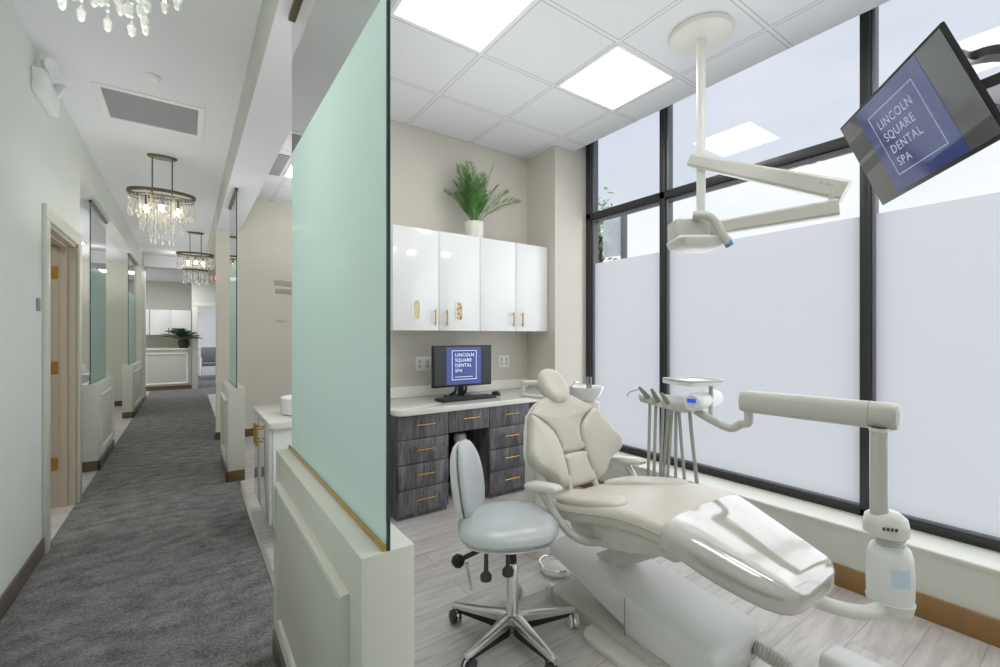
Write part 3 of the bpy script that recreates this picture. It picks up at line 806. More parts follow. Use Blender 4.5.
# water canister in the kneehole
t = thing('canister', 'white round topped canister standing in the dark kneehole', 'canister', (1.885, 3.27, 0))
MB().lathe([(0, 0), (.06, 0), (.065, .03), (.065, .42), (.045, .46), (.0, .46)], (1.885, 3.27, 0), 24).build('body', M['steel_grey'], t)
MB().lathe([(0, .46), (.05, .46), (.055, .475), (.055, .51), (.045, .53), (0, .535)], (1.885, 3.27, 0), 24).build('lid', M['cream_plastic'], t)

# wall cupboards
def cupboard(x0, x1, dispensers, label):
    t = thing('wall_cupboard', label, 'cupboard', ((x0+x1)/2, 3.32, 1.395), 'glossy white wall cupboards over the desk')
    MB().box((x0, 3.34, 1.395), (x1, YB, 2.222)).build('carcass', M['white_gloss'], t, smooth=False)
    xm = (x0+x1)/2
    for k, (a, b_) in enumerate(((x0, xm), (xm, x1))):
        d = MB().box((a+.003, 3.32, 1.395), (b_-.003, 3.34, 2.222), .002).build('door', M['white_gloss'], t)
        hx = b_-.045 if k == 0 else a+.06
        hd = MB().tube([(hx, 3.288, 1.435), (hx, 3.288, 1.57)], .006, 8)
        for z in (1.455, 1.55): hd.tube([(hx, 3.288, z), (hx, 3.32, z)], .0045, 6)
        hd.build('handle', M['brass'], d)
        if dispensers:
            cx = a+.20 if k == 0 else a+.19; cz = 1.56
            def stad(w, h):
                return [(cx+w*math.cos(q), cz+(h-w)+w*math.sin(q)) for q in [PI*i/12 for i in range(13)]] + [(cx+w*math.cos(q), cz-(h-w)+w*math.sin(q)) for q in [PI+PI*i/12 for i in range(13)]]
            fm = basis((0, 3.32, 0), (1, 0, 0), (0, 0, 1), (0, -1, 0))
            rim = MB()
            o1, o2 = stad(.036, .088), stad(.027, .078)
            rim.loft([[fm @ Vector((x, z, h)) for x, z in o] for o, h in ((o1, 0), (o1, .006), (o2, .006), (o2, 0))], cap=False)
            r_ = rim.build('slot_rim', M['white_gloss'], d)
            MB().prism(stad(.0275, .0785), .0, .002, fm).build('slot_content', M['glove_pale'] if k == 0 else M['glove_pattern'], r_, smooth=False)
cupboard(1.31, 2.12, True, 'left glossy white double wall cupboard with two oval glove slots')
cupboard(2.12, 2.912, False, 'right glossy white double wall cupboard with plain doors next to the pilaster')

# monitor, keyboard, mouse
t = thing('computer_monitor', 'black desktop monitor with a blue and white logo screen on the counter', 'monitor', (1.97, 3.38, .816))
ym = 3.35; mx0, mx1, mz0, mz1 = 1.675, 2.262, .912, 1.268
MB().box((mx0, ym, mz0), (mx1, ym+.035, mz1), .005).build('bezel', M['black'], t)
MB().box((mx0+.013, ym-.002, mz0+.018), (mx1-.013, ym+.004, mz1-.012)).build('screen', M['screen_dark'], t, smooth=False)
sc = bpy.data.objects['screen']
MB().box((1.80, ym-.0035, mz0+.02), (2.145, ym-.001, mz1-.014)).build('blue_panel', M['screen_blue'], sc, smooth=False)
bx = MB(); X0, X1, Z0, Z1 = 1.852, 2.098, .972, 1.225; q = .004
for a in (((X0, Z0), (X1, Z0+q)), ((X0, Z1-q), (X1, Z1)), ((X0, Z0), (X0+q, Z1)), ((X1-q, Z0), (X1, Z1)), ((X0+.03, Z0+.022), (X1-.04, Z0+.026))):
    bx.box((a[0][0], ym-.005, a[0][1]), (a[1][0], ym-.003, a[1][1]))
bx.build('logo_box', M['text_white'], sc, smooth=False)
for k, wd in enumerate(('LINCOLN', 'SQUARE', 'DENTAL', 'SPA')):
    text('lettering', wd, M['text_white'], basis((X0+.03, ym-.0055, 1.173-.045*k), (1, 0, 0), (0, 0, 1), (0, -1, 0)), .0405, sc)
MB().bar((1.97, ym+.05, .82), (1.97, ym+.05, 1.05), .05, .03, (0, 1, 0)).build('stand_post', M['black'], t)
MB().prism(rrect(1.84, ym-.03, 2.10, ym+.17, .05), .816, .828, None, .004).build('stand_base', M['black'], t)
for s in (-.06, .04): MB().tube(curve_pts([(1.97+s, ym+.03, .96), (1.95+s, ym+.0, .88), (1.93+s*1.3, ym+.03, .84)], 5), .012, 8).build('cable', M['black'], t)
t = thing('keyboard', 'black keyboard lying in front of the monitor', 'keyboard', (1.92, 3.25, .816))
km = Matrix.Translation((1.925, 3.236, .816)) @ Matrix.Rotation(-.02, 4, 'Z') @ Matrix.Scale(1.1, 4, (1, 0, 0))
MB().box((-.235, -.075, 0), (.235, .075, .018), .006, 2, km).build('case', M['black'], t)
kk = MB()
for r_ in range(5):
    for c_ in range(15):
        kk.box((-.222+c_*.0298, -.064+r_*.0255, .018), (-.222+c_*.0298+.025, -.064+r_*.0255+.021, .024), 0, 1, km)
kk.build('keys', M['dark_grey'], t, smooth=False)
t = thing('computer_mouse', 'black computer mouse right of the keyboard', 'mouse', (2.29, 3.32, .816))
MB().lathe([(0, 0), (1, 0), (1.0, .25), (.85, .7), (.5, .95), (0, 1)], (0, 0, 0), 20, Matrix.Translation((2.29, 3.32, .816)) @ Matrix.Diagonal((.034, .056, .034, 1))).build('body', M['black'], t)
MB().tube([(2.29, 3.288, .845), (2.29, 3.305, .85)], .004, 6).build('scroll_wheel', M['dark_grey'], t)
def plate(x0, x1, z0, z1, n, label):
    t = thing('wall_outlet', label, 'outlet', ((x0+x1)/2, YB, z0), 'outlet plates on the back wall')
    MB().box((x0, YB-.008, z0), (x1, YB, z1), .002).build('cover_plate', M['white_satin'], t)
    w = (x1-x0)/n
    for k in range(n):
        for zz in (.33, .67):
            c = (x0+w*(k+.5), z0+(z1-z0)*zz)
            MB().box((c[0]-.014, YB-.0105, c[1]-.017), (c[0]+.014, YB-.007, c[1]+.017), .003).build('socket', M['grey_beige'], t)
plate(1.655, 1.80, 1.04, 1.165, 2, 'white outlet plate on the back wall left of the monitor')
plate(2.55, 2.675, 1.035, 1.155, 2, 'white outlet plate on the back wall right of the monitor')

# ================================================================= DENTAL CHAIR
CX = 1.72
ch = thing('dental_chair', 'reclined beige upholstered dental chair with clear cover on the leg rest', 'dental chair', (CX, 1.30, 0))
Vb = Vector((0, .442, .897)); Wb = Vector((0, -.897, .442)); Ub = Vector((1, 0, 0)); Ob = Vector((CX+.004, 1.70, .574))
k_ = 1.01
def bmap(u, v, w):
    return Ob + Ub*u + Vb*v + Wb*(w + .55*u*u*(1 if v > .05 else .8))
def sym(half):
    return [(u*k_, v*k_) for u, v in half] + [(-u*k_, v*k_) for u, v in reversed(half)]
full = closed_curve(sym([(.06, .475), (.13, .455), (.205, .40), (.262, .32), (.300, .245), (.326, .19), (.330, .145), (.305, .108), (.245, .080), (.200, .045), (.165, .0), (.10, -.02)]), 4)
# white moulded shell behind the pads
sh = MB(); sh.cushion([(u*.97, v*.985+.004) for u, v in full], lambda u, v, w: bmap(u, v, w-.055), .022, .03, .2, 0)
bk = sh.build('back_shell', M['cream_plastic'], ch)
def half_pad(pts): return closed_curve([(u*k_, v*k_) for u, v in pts], 5)
wing = [(.232, .378), (.262, .318), (.300, .243), (.326, .19), (.330, .145), (.305, .108), (.245, .080), (.200, .045), (.165, .0), (.108, -.012), (.092, .03), (.083, .115), (.082, .19), (.10, .27), (.149, .328)]
up = sym([(.06, .472), (.13, .455), (.205, .402), (.229, .375), (.147, .331), (.097, .27), (.080, .19), (.080, .156)])
lo = sym([(.082, .15), (.081, .115), (.089, .03), (.098, -.015), (.04, -.02)])
bpad = MB(); bpad.cushion(closed_curve(up, 4), bmap, .026, .045, .13, .012)
cp = bpad.build('backrest', M['upholstery'], ch)
MB().cushion(closed_curve(lo, 4), bmap, .028, .045, .2, .010).build('lumbar_pad', M['upholstery'], cp)
for s in (1, -1):
    w_ = MB(); w_.cushion([(u*s, v) for u, v in half_pad(wing)], bmap, .036, .045, .2, .016)
    w_.build('wing_pad', M['upholstery'], cp)
# headrest
Oh = Vector((CX+.006, 1.925, 1.056)); Vh = Vector((0, .566, .824)); Wh = Vector((0, -.824, .566))
hl = closed_curve([(.03, .112), (.075, .075), (.092, .01), (.082, -.055), (.045, -.098), (0, -.106), (-.045, -.098), (-.082, -.055), (-.092, .01), (-.075, .075), (-.03, .112)], 4)
hp = MB(); hp.cushion(hl, lambda u, v, w: Oh+Ub*u+Vh*v+Wh*(w+.6*u*u), .045, .04, .45, -.012, 11)
hr = hp.build('headrest', M['upholstery'], ch)
MB().bar(Oh-Wh*.05, Oh-Wh*.05-Vh*.16, .05, .02, Wh).build('headrest_bar', M['cream_plastic'], hr)

# seat and leg rest (lofted upholstery)
def section(y, zt, zb, hw, n=6, crown=.012, grow=0.0):
    zt += grow; hw += grow; zb -= grow
    h = zt-zb; r = min(h*.42, hw*.9); out = []
    for (cx, cz, a) in ((hw-r, zt-r, 0), (-hw+r, zt-r, PI/2), (-hw+r, zb+r*.7, PI), (hw-r, zb+r*.7, 1.5*PI)):
        for i in range(n+1):
            q = a+PI/2*i/n; rr = r if a < PI else r*.7
            out.append((cx+r*math.cos(q), cz+rr*math.sin(q)))
        if a == 0:
            for i in range(1, 6):
                x = (hw-r)*(1-2*i/6); out.append((x, zt+crown*(1-(x/(hw))**2)))
    return [Vector((CX+x, y, z)) for x, z in out]
ST = [(1.655, .530, .50, .235), (1.64, .545, .488, .262), (1.59, .557, .482, .285), (1.53, .570, .486, .293), (1.42, .597, .507, .298), (1.30, .628, .537, .300), (1.20, .646, .557, .300), (1.10, .654, .564, .296),
      (1.02, .650, .556, .286), (.94, .636, .534, .270), (.87, .617, .506, .254), (.80, .597, .486, .238), (.73, .577, .472, .222), (.68, .563, .466, .208), (.645, .552, .466, .192), (.622, .542, .470, .170), (.607, .530, .477, .138), (.598, .517, .487, .09), (.5955, .508, .496, .045), (.595, .503, .500, .012)]
st = MB().loft([section(*s) for s in ST]).build('seat', M['upholstery'], ch, angle=60)
cov = [s for s in ST if s[0] <= 1.02]; cov[0] = (1.005, .648, .553, .285)
MB().loft([[p-Vector((0, .006 if s[0] < .66 else 0, 0)) for p in section(*s, grow=.006)] for s in cov]).build('clear_cover', M['clear_cover'], ch, angle=60)
for s in (1, -1):
    o_ = closed_curve([(.10*s, 1.62), (.20*s, 1.63), (.265*s, 1.60), (.285*s, 1.48), (.285*s, 1.34), (.262*s, 1.235), (.20*s, 1.22), (.135*s, 1.30), (.12*s, 1.45)], 5)
    def sm(u, v, w):
        z = .562+max(0, 1.60-v)*.21
        return Vector((CX+u, v, z+w))
    MB().cushion(o_, sm, .020, .02, .22, .004).build('seat_bolster', M['upholstery'], st)
# piping seam along the side of the leg rest
pts = [Vector((CX-s[3]-.001, s[0], s[1]-(s[1]-s[2])*.40)) for s in ST[2:-4]]
MB().tube(pts, .004, 6).build('piping', M['upholstery_side'], st)
# under-seat shell and bracket
shl = MB().loft([[Vector((CX+x*w, y, z)) for x, z in ((-1, zt), (-.92, zb+.01), (-.75, zb), (.75, zb), (.92, zb+.01), (1, zt))] for y, w, zt, zb in ((1.60, .21, .50, .45), (1.52, .235, .495, .41), (1.35, .24, .53, .405), (1.2, .235, .55, .44), (1.05, .22, .55, .485), (.95, .19, .53, .505))])
shl.build('seat_shell', M['cream_plastic'], ch)
lb = MB()
lb.bar((CX+.04, 1.56, .20), (CX+.06, 1.14, .47), .16, .09)
lb.box((CX-.10, 1.06, .42), (CX+.15, 1.30, .48), .02)
lb.build('lift_arm', M['cream_plastic'], ch)
MB().lathe([(0, -.03), (.08, -.03), (.09, -.02), (.09, .02), (.07, .03), (0, .03)], (CX+.10, .98, .45), 20, None, 1.0, .7).build('pivot_housing', M['grey_beige'], ch)
bj = MB()
for s in (-1, 1): bj.tube(curve_pts([(CX+.085*s, 1.70, .62), (CX+.095*s, 1.67, .54), (CX+.10*s, 1.60, .50)], 4), .016, 8)
bj.box((CX-.12, 1.66, .46), (CX+.12, 1.72, .50), .01); bj.build('back_bracket', M['cream_plastic'], ch)
# armrests
for s, nm in ((-1, 'left'), (1, 'right')):
    ax = CX+(.350 if s < 0 else .335)*s; ay = 1.60 if s < 0 else 1.66
    o_ = closed_curve([(-.032, -.105), (0, -.115), (.032, -.105), (.037, 0), (.032, .10), (0, .112), (-.032, .10), (-.037, 0)], 5)
    ar = MB().cushion(o_, lambda u, v, w: Vector((ax+u, ay+v, .638-.16*v+w)), .018, .018, .4, .004).build('armrest', M['cream_plastic'], ch)
    ps = curve_pts([(ax, ay+.01, .625), (ax-.005*s, ay-.05, .56), (ax-.03*s, ay-.14, .475), (ax-.07*s, ay-.21, .445), (ax-.15*s, ay-.26, .44)], 6)
    MB().tube(ps, .019, 10).build('armrest_post', M['alu'] if s > 0 else M['grey_beige'], ar)
# base cover, base, floor plate
c = MB()
def crs(y, zt, zb, hw, dx=0.0, r=.02):
    return [Vector((CX+.015+dx+x, y, z)) for x, z in rrect(-hw, zb, hw, zt, min(r, (zt-zb)*.45), 4)]
cov_dx = 0
c.loft([crs(1.80, .245, .215, .15, 0, .012), crs(1.76, .258, .20, .172, 0, .02), crs(1.60, .250, .165, .178), crs(1.42, .236, .115, .180), crs(1.27, .222, .075, .182), crs(1.265, .222, .05, .186), crs(1.1, .208, .045, .186), crs(.95, .195, .04, .185), crs(.90, .186, .04, .182), crs(.878, .168, .05, .172), crs(.868, .145, .06, .155)])
cv = c.build('base_cover', M['white_satin'], ch)
# seam line between rear lid and front cover
MB().box((CX-.1735, 1.262, .05), (CX-.168, 1.267, .215)).build('cover_seam', M['hose_grey'], cv, smooth=False)
b_ = MB().prism(rrect(CX-.20, 1.08, CX+.10, 1.72, .03), 0, .055, None, .012)
b_.prism(rrect(CX-.185, .90, CX+.19, 1.30, .03), 0, .05, None, .008)
b_.build('base_frame', M['grey_beige'], ch)
MB().prism(rrect(CX-.285, .95, CX+.05, 1.43, .05), .0, .026, None, .012).build('floor_plate', M['cream_plastic'], ch)
MB().lathe([(0, 0), (.026, 0), (.028, .02), (.024, .06), (0, .066)], (CX-.18, 1.74, 0), 14).build('end_cap', M['cream_plastic'], ch)
MB().tube(curve_pts([(CX-.01, 1.05, .42), (CX+.05, .95, .38), (CX+.1, .90, .44)], 5), .010, 8).build('cable', M['hose_grey'], ch)
# corrugated hose
hp = curve_pts([(CX+.13, .865, .11), (CX+.145, .78, .095), (CX+.155, .68, .06), (CX+.16, .56, .035)], 16)
rad = [.030 if i % 2 else .0245 for i in range(len(hp))]
tag(MB().tube(hp, rad, 12).build('corrugated_hose', M['grey_beige'], angle=20), 'short ribbed beige hose leaving the front of the white chair base', 'hose')
ub = MB().box((1.975, .50, 0), (2.125, .70, .135), .035, 4)
tag(ub.build('utility_box', M['white_satin']), 'white rounded floor box cut by the bottom edge beside the chair', 'utility box')
fcx = at(580, 586, 2.35)
t = thing('foot_control', 'round white foot control with wire ring on the floor behind the stool caster', 'foot pedal', (1.735, 1.90, 0))
MB().lathe([(0, 0), (.085, 0), (.09, .015), (.07, .03), (.03, .042), (0, .045)], (1.735, 1.90, 0), 26).build('disc', M['cream_plastic'], t)
MB().tube([(1.735+.10*math.cos(2*PI*k/30), 1.90+.10*math.sin(2*PI*k/30), .05) for k in range(31)], .006, 8).build('ring', M['chrome'], t)
for k in range(3):
    q = 2*PI*k/3+.3
    MB().tube([(1.735+.10*math.cos(q), 1.90+.10*math.sin(q), .05), (1.735+.075*math.cos(q), 1.90+.075*math.sin(q), .02)], .004, 6).build('ring_post', M['chrome'], t)

# ================================================================= STOOL
SX, SY = 1.197, 1.605
stl = thing('operator_stool', 'pale grey blue swivel stool with oval backrest in front of the drawers', 'stool', (SX, SY, 0))
so = closed_curve([(-.215, .02), (-.20, -.13), (-.10, -.20), (.03, -.205), (.14, -.17), (.20, -.06), (.205, .05), (.16, .155), (.05, .20), (-.10, .19), (-.19, .12)], 5)
ang = -.5
def seatmap(u, v, w):
    x = u*math.cos(ang)-v*math.sin(ang); y = u*math.sin(ang)+v*math.cos(ang)
    return Vector((SX-.017+x*1.06, SY+y*1.06, .505+w))
MB().cushion(so, seatmap, .042, .035, .42, .018, 10).build('seat', M['stool_vinyl'], stl)
MB().cushion([(u*.93, v*.93) for u, v in so], lambda u, v, w: seatmap(u, v, w-.026), .004, .016, .2, 0).build('seat_pan', M['white_satin'], stl)
# backrest
bc = Vector((1.07, 1.78, .68)); bn = Vector((.58, -.80, .14)).normalized()
bu = Vector((0, 0, 1)).cross(bn).normalized(); bv = bn.cross(bu)
bo = closed_curve([(-.10, .11), (-.045, .178), (.045, .178), (.10, .11), (.122, 0), (.112, -.11), (.055, -.182), (-.055, -.182), (-.112, -.11), (-.122, 0)], 5)
br_ = MB().cushion(bo, lambda u, v, w: bc+bu*u+bv*v+bn*(w+1.3*u*u), .026, .012, .4, .006).build('backrest', M['stool_vinyl'], stl)
MB().cushion([(u*.97, v*.97) for u, v in bo], lambda u, v, w: bc+bu*u+bv*v+bn*(w-.016+1.3*u*u), .006, .045, .5, 0).build('back_shell', M['white_satin'], br_)
MB().tube(curve_pts([bc-bn*.05-bv*.10, bc-bn*.05-bv*.18, Vector((1.06, 1.745, .435)), Vector((1.12, 1.69, .425)), Vector((1.18, 1.645, .425))], 5), .012, 8).build('back_stem', M['black'], stl)
pr_ = bc-bn*.02-bv*.235
mech = MB().box((SX-.12, SY-.06, .43), (SX+.08, SY+.07, .462), .006)
mech.tube([(SX, SY, .30), (SX, SY, .44)], .02, 12); mech.build('mechanism', M['black'], stl)
kn = at(458, 561, 1.93)
MB().tube([Vector((SX-.08, SY, .445)), kn+Vector((.012, .005, .0))], .011, 8).build('knob_shaft', M['black'], stl)
kd = Rv*.6-Fv*.8
km4 = basis(kn, *((lambda w: (w.orthogonal().normalized(), w.cross(w.orthogonal().normalized()), w))(kd.normalized())))
MB().lathe([(0, -.018), (.024, -.018), (.028, -.012), (.028, .012), (.024, .018), (.012, .018), (.010, .012), (0, .012)], (0, 0, 0), 8, km4).build('knob', M['black'], stl)
for (px, py, dd) in ((486, 575, 1.9), (508, 570, 1.88)):
    p = at(px, py, dd); q = Vector((p.x+.015, p.y+.02, .455))
    lv = MB().tube([q, p+Vector((0, 0, .018)), p, p-Vector((0, 0, .02)), p-Vector((0, 0, .027))], [.008, .010, .025, .024, .010], 12)
    lv.build('paddle_lever', M['dark_grey'], stl)
MB().tube([at(466.5, 563, 1.93), at(471.5, 590, 1.91)], [.009, .006], 8).build('lever_rod', M['chrome'], stl)
MB().lathe([(0, .07), (.034, .07), (.034, .10), (.026, .115), (.026, .33), (.022, .335), (0, .335)], (SX, SY, 0), 20).build('gas_column', M['chrome'], stl)
MB().lathe([(0, .02), (.018, .02), (.018, .09), (0, .09)], (SX, SY, 0), 14).build('column_tip', M['steel_grey'], stl)
a0 = math.atan2(1.875-1.63, 1.038-1.2)
for k in range(5):
    q = a0+2*PI*k/5; dv = Vector((math.cos(q), math.sin(q), 0)); sd_ = Vector((-dv.y, dv.x, 0)); O = Vector((SX, SY, 0))
    lg = MB()
    def lr(r_, w, zt, zb): 
        p = O+dv*r_
        return [p+sd_*w+Vector((0, 0, zb)), p+sd_*w+Vector((0, 0, zt-.006)), p+sd_*w*.6+Vector((0, 0, zt)), p-sd_*w*.6+Vector((0, 0, zt)), p-sd_*w+Vector((0, 0, zt-.006)), p-sd_*w+Vector((0, 0, zb))]
    lg.loft([lr(.0, .03, .108, .075), lr(.06, .026, .106, .072), lr(.29, .013, .085, .068), lr(.303, .010, .082, .07)])
    L_ = lg.build('leg', M['alu'], stl)
    un = MB().loft([[O+dv*r_+sd_*w*s+Vector((0, 0, z)) for s, z in ((1, zt), (-1, zt), (-1, zb), (1, zb))] for r_, w, zt, zb in ((.05, .024, .08, .036), (.28, .010, .078, .052))])
    un.build('leg_underside', M['black'], L_, smooth=False)
    hub = O+dv*.293+Vector((0, 0, .03)); ca = q+.9+k*.7
    ax_ = Vector((math.cos(ca), math.sin(ca), 0)); off = Vector((-ax_.y, ax_.x, 0))*.012
    cs = MB()
    for s in (-1, 1):
        m4 = basis(hub+off+ax_*.014*s, Vector((0, 0, 1)), ax_.cross(Vector((0, 0, 1))), ax_)
        cs.lathe([(0, -.010), (.022, -.010), (.029, -.005), (.029, .005), (.022, .010), (0, .010)], (0, 0, 0), 18, m4)
    cs.build('caster_wheel', M['cream_plastic'] if k in (3, 4) else M['dark_grey'], L_)
    ho = MB().tube([O+dv*.293+Vector((0, 0, .075)), hub+Vector((0, 0, .03)), hub+off], [.009, .010, .008], 8)
    m4 = basis(hub+off, Vector((0, 0, 1)), ax_.cross(Vector((0, 0, 1))), ax_)
    ho.prism([(.036*math.cos(x), .036*math.sin(x)) for x in [-PI*.55+PI*1.1*i/10 for i in range(11)]], -.005, .005, m4)
    ho.build('caster_fork', M['chrome'], L_)

# ================================================================= DELIVERY UNIT
cb = at(879, 500, 1.75); cb.z = 0
de = thing('dental_delivery_unit', 'dental instrument delivery arm with tray, hanging hoses and white water bottle', 'delivery unit', (cb.x, cb.y, 0))
MB().tube([Vector((cb.x, cb.y, .60)), Vector((cb.x, cb.y, .99))], .029, 20).build('column', M['grey_beige'], de)
MB().lathe([(0, .975), (.031, .975), (.033, .985), (.033, .99), (0, .99)], (cb.x, cb.y, 0), 18).build('column_collar', M['cream_plastic'], de)
ar0 = at(889, 416.5, 1.75); ar1 = at(742, 401, 2.2); ar1.z = ar0.z-.004
dv = (ar1-ar0).normalized(); up_ = Vector((0, 0, 1)); sdv = dv.cross(up_).normalized()
def arm_ring(p, hh, ww, n=18):
    return [p+sdv*(ww*(abs(math.cos(q))**.7)*(1 if math.cos(q) >= 0 else -1))+up_*(hh*(abs(math.sin(q))**.7)*(1 if math.sin(q) >= 0 else -1)) for q in [2*PI*i/n for i in range(n)]]
MB().loft([arm_ring(ar0-dv*.035, .03, .02), arm_ring(ar0-dv*.028, .048, .036), arm_ring(ar0-dv*.01, .054, .042), arm_ring(ar1-dv*.02, .053, .041), arm_ring(ar1, .047, .036), arm_ring(ar1+dv*.008, .028, .02)]).build('delivery_arm', M['grey_beige'], de)
MB().loft([arm_ring(ar0+dv*.055, .0555, .0435), arm_ring(ar0+dv*.059, .0555, .0435)]).build('arm_seam', M['hose_grey'], de)
# bottle holder, bottle and curved mount
bx_ = at(890, 580, 1.75)
B = (bx_.x, bx_.y, 0)
MB().lathe([(0, .30), (.058, .30), (.070, .31), (.074, .35), (.075, .43), (.071, .49), (.062, .522), (.045, .535), (0, .535)], B, 30).build('water_bottle', M['bottle'], de)
MB().lathe([(0, .268), (.055, .268), (.067, .278), (.075, .31), (.0765, .32), (.073, .325), (.062, .305), (0, .30)], B, 30).build('bottle_tray', M['cream_plastic'], de)
MB().lathe([(0, .53), (.045, .53), (.048, .542), (.043, .552), (.048, .557), (.048, .563), (.04, .57), (0, .57)], B, 24).build('bottle_neck', M['grey_beige'], de)
MB().lathe([(0, .565), (.056, .565), (.070, .575), (.072, .61), (.066, .64), (.045, .66), (0, .668)], (B[0]-.012, B[1]+.01, 0), 30).build('bottle_cap', M['cream_plastic'], de)
pk = MB()
for k in range(4):
    p = at(884+k*4.2, 529+k*.5, 1.668); pk.box(p-Vector((.005, .004, .006)), p+Vector((.005, .004, .006)), .002)
pk.build('control_pins', M['dark_grey'], de)
qa = math.atan2(-B[1], -B[0])+.25
MB().loft([[Vector((B[0]+r_*math.cos(qa+.42*k/6), B[1]+r_*math.sin(qa+.42*k/6), z)) for k in range(-3, 10)] for r_, z in ((.0752, .395), (.0757, .43), (.0738, .465))], cap=False).build('bottle_label', plain('label_blue', (205, 222, 236), .4), de)
MB().tube(curve_pts([(CX+.05, 1.05, .44), (1.90, .80, .38), (2.00, .66, .325), (2.13, .58, .295), (2.26, .552, .30)], 8), .026, 14).build('mount_tube', M['cream_plastic'], de)
# hooked link to the head
lk = [ar1+Vector((.0, 0, -.03))-dv*.03, ar1+Vector((0, 0, -.10))-dv*.03, at(741, 424, 2.22), at(730, 428, 2.25), at(712, 420, 2.32), at(696, 411, 2.40)]
MB().tube(curve_pts(lk, 6), .021, 12).build('link_tube', M['grey_beige'], de)
# head : body along the view-left direction
h0, h1 = at(641, 397, 2.46), at(690, 406, 2.36)
hd = (h1-h0).normalized(); hs = hd.cross(up_).normalized()
def hring(p, w, h, n=16):
    return [p+hs*w*math.cos(2*PI*i/n)+up_*h*math.sin(2*PI*i/n) for i in range(n)]
MB().loft([hring(h0-hd*.01, .02, .015), hring(h0, .045, .026), hring(h0+hd*.10, .055, .036), hring(h0+hd*.20, .06, .045), hring(h1, .05, .036), hring(h1+hd*.02, .03, .02)]).build('instrument_head', M['grey_beige'], de)
c0, c1 = at(692, 403, 2.30), at(716, 397, 2.55); cd = (c1-c0).normalized(); cs_ = cd.cross(up_).normalized()
def cring(p, r, n=20): return [p+cs_*r*1.05*math.cos(2*PI*i/n)+up_*r*math.sin(2*PI*i/n) for i in range(n)]
co_ = MB().loft([cring(c0-cd*.004, .038), cring(c0+cd*.004, .045), cring(c0+cd*.06, .048), cring(c1-cd*.02, .044), cring(c1, .034)]).build('console', M['white_satin'], de)
dm = basis(c0-cd*.007+up_*.012, -cs_ if (-cs_).dot(Rv) > 0 else cs_, up_, -cd)
MB().prism(rrect(-.022, -.010, .022, .010, .004), 0, .003, dm).build('display', M['blue_display'], co_, smooth=False)
# tray
tc_ = [at(660.5, 376, 2.50), at(690, 386.5, 2.28), at(724.5, 385, 2.36), at(697, 374, 2.58)]
zt_ = sum(p.z for p in tc_)/4
cxy = sum(tc_, Vector())/4
tm = Vector((cxy.x, cxy.y, zt_))
ta = ((tc_[2]-tc_[1])+(tc_[3]-tc_[0])); ta.z = 0; tl = ta.length/2; ta.normalize()
tb_ = ((tc_[0]-tc_[1])+(tc_[3]-tc_[2])); tb_.z = 0; tw = tb_.length/2; tb2 = Vector((-ta.y, ta.x, 0))
tmat = basis(tm, ta, tb2, up_)
tl, tw = max(.24, tl), max(.22, tw)
ty = MB().prism(rrect(-tl/2, -tw/2, tl/2, tw/2, .03), -.020, .0, tmat, .004)
tr_ = ty.build('tray', M['white_satin'], de)
MB().loft([[tmat @ Vector((x, y, z)) for x, y in rrect(-a, -b_, a, b_, .03)] for a, b_, z in ((tl/2, tw/2, -.004), (tl/2, tw/2, .008), (tl/2-.012, tw/2-.012, .008), (tl/2-.014, tw/2-.014, .0))], cap=False).build('tray_rim', M['grey_beige'], tr_)
p0 = at(711, 388, 2.42); p0.z = zt_-.01; p1 = at(711, 419, 2.36)
tp = MB().tube([p0, p1], .012, 10); tp.box(p0+Vector((-.05, -.03, -.012)), p0+Vector((.04, .03, .002)), .004); tp.build('tray_post', M['grey_beige'], de)
# handpieces in their holders and hoses
tops = [(650, 401, 648, 485), (656, 403, 653.6, 486), (663, 405, 660, 487), (668, 407, 663, 487), (672, 409, 667, 487), (676, 410, 675.6, 488), (679, 411, 685, 488), (689.5, 410, 697.5, 490)]
for i, (x0, y0, x1, y1) in enumerate(tops):
    d0 = 2.44-.008*i
    a = at(x0, y0, d0); b1 = at((x0*2+x1)/3, y0+(y1-y0)*.35, d0); b2 = at(x1, y1, d0+.01); e1 = b2+Vector((.0, 0, -.12)); e2 = b2+Vector((.04, -.05, -.17))
    MB().tube(curve_pts([a, b1, b2, e1, e2, e2+Vector((.06, -.10, -.01))], 5), .0085 if i != 7 else .010, 8).build('hose', M['hose_grey'], de)
for i, (x, y, dx, dy) in enumerate(((648, 397, -8, -9), (658, 401, -6, -11), (668, 403, -6, -9))):
    a = at(x, y, 2.40-.02*i); b1 = at(x+dx, y+dy, 2.38-.02*i); u_ = (b1-a).normalized()
    hh = MB().tube([a-u_*.02, a, a+(b1-a)*.6, b1, b1+u_*.008], [.010, .013, .012, .009, .005], 10)
    if i == 0: hh.tube(curve_pts([b1, at(636, 390, 2.38), at(630, 392, 2.38), at(627, 396, 2.38)], 4), .003, 6)
    hh.build('handpiece', M['steel_grey'], de)
    MB().tube([a-u_*.03, a-u_*.005], [.018, .018], 12).build('holder', M['cream_plastic'], de)

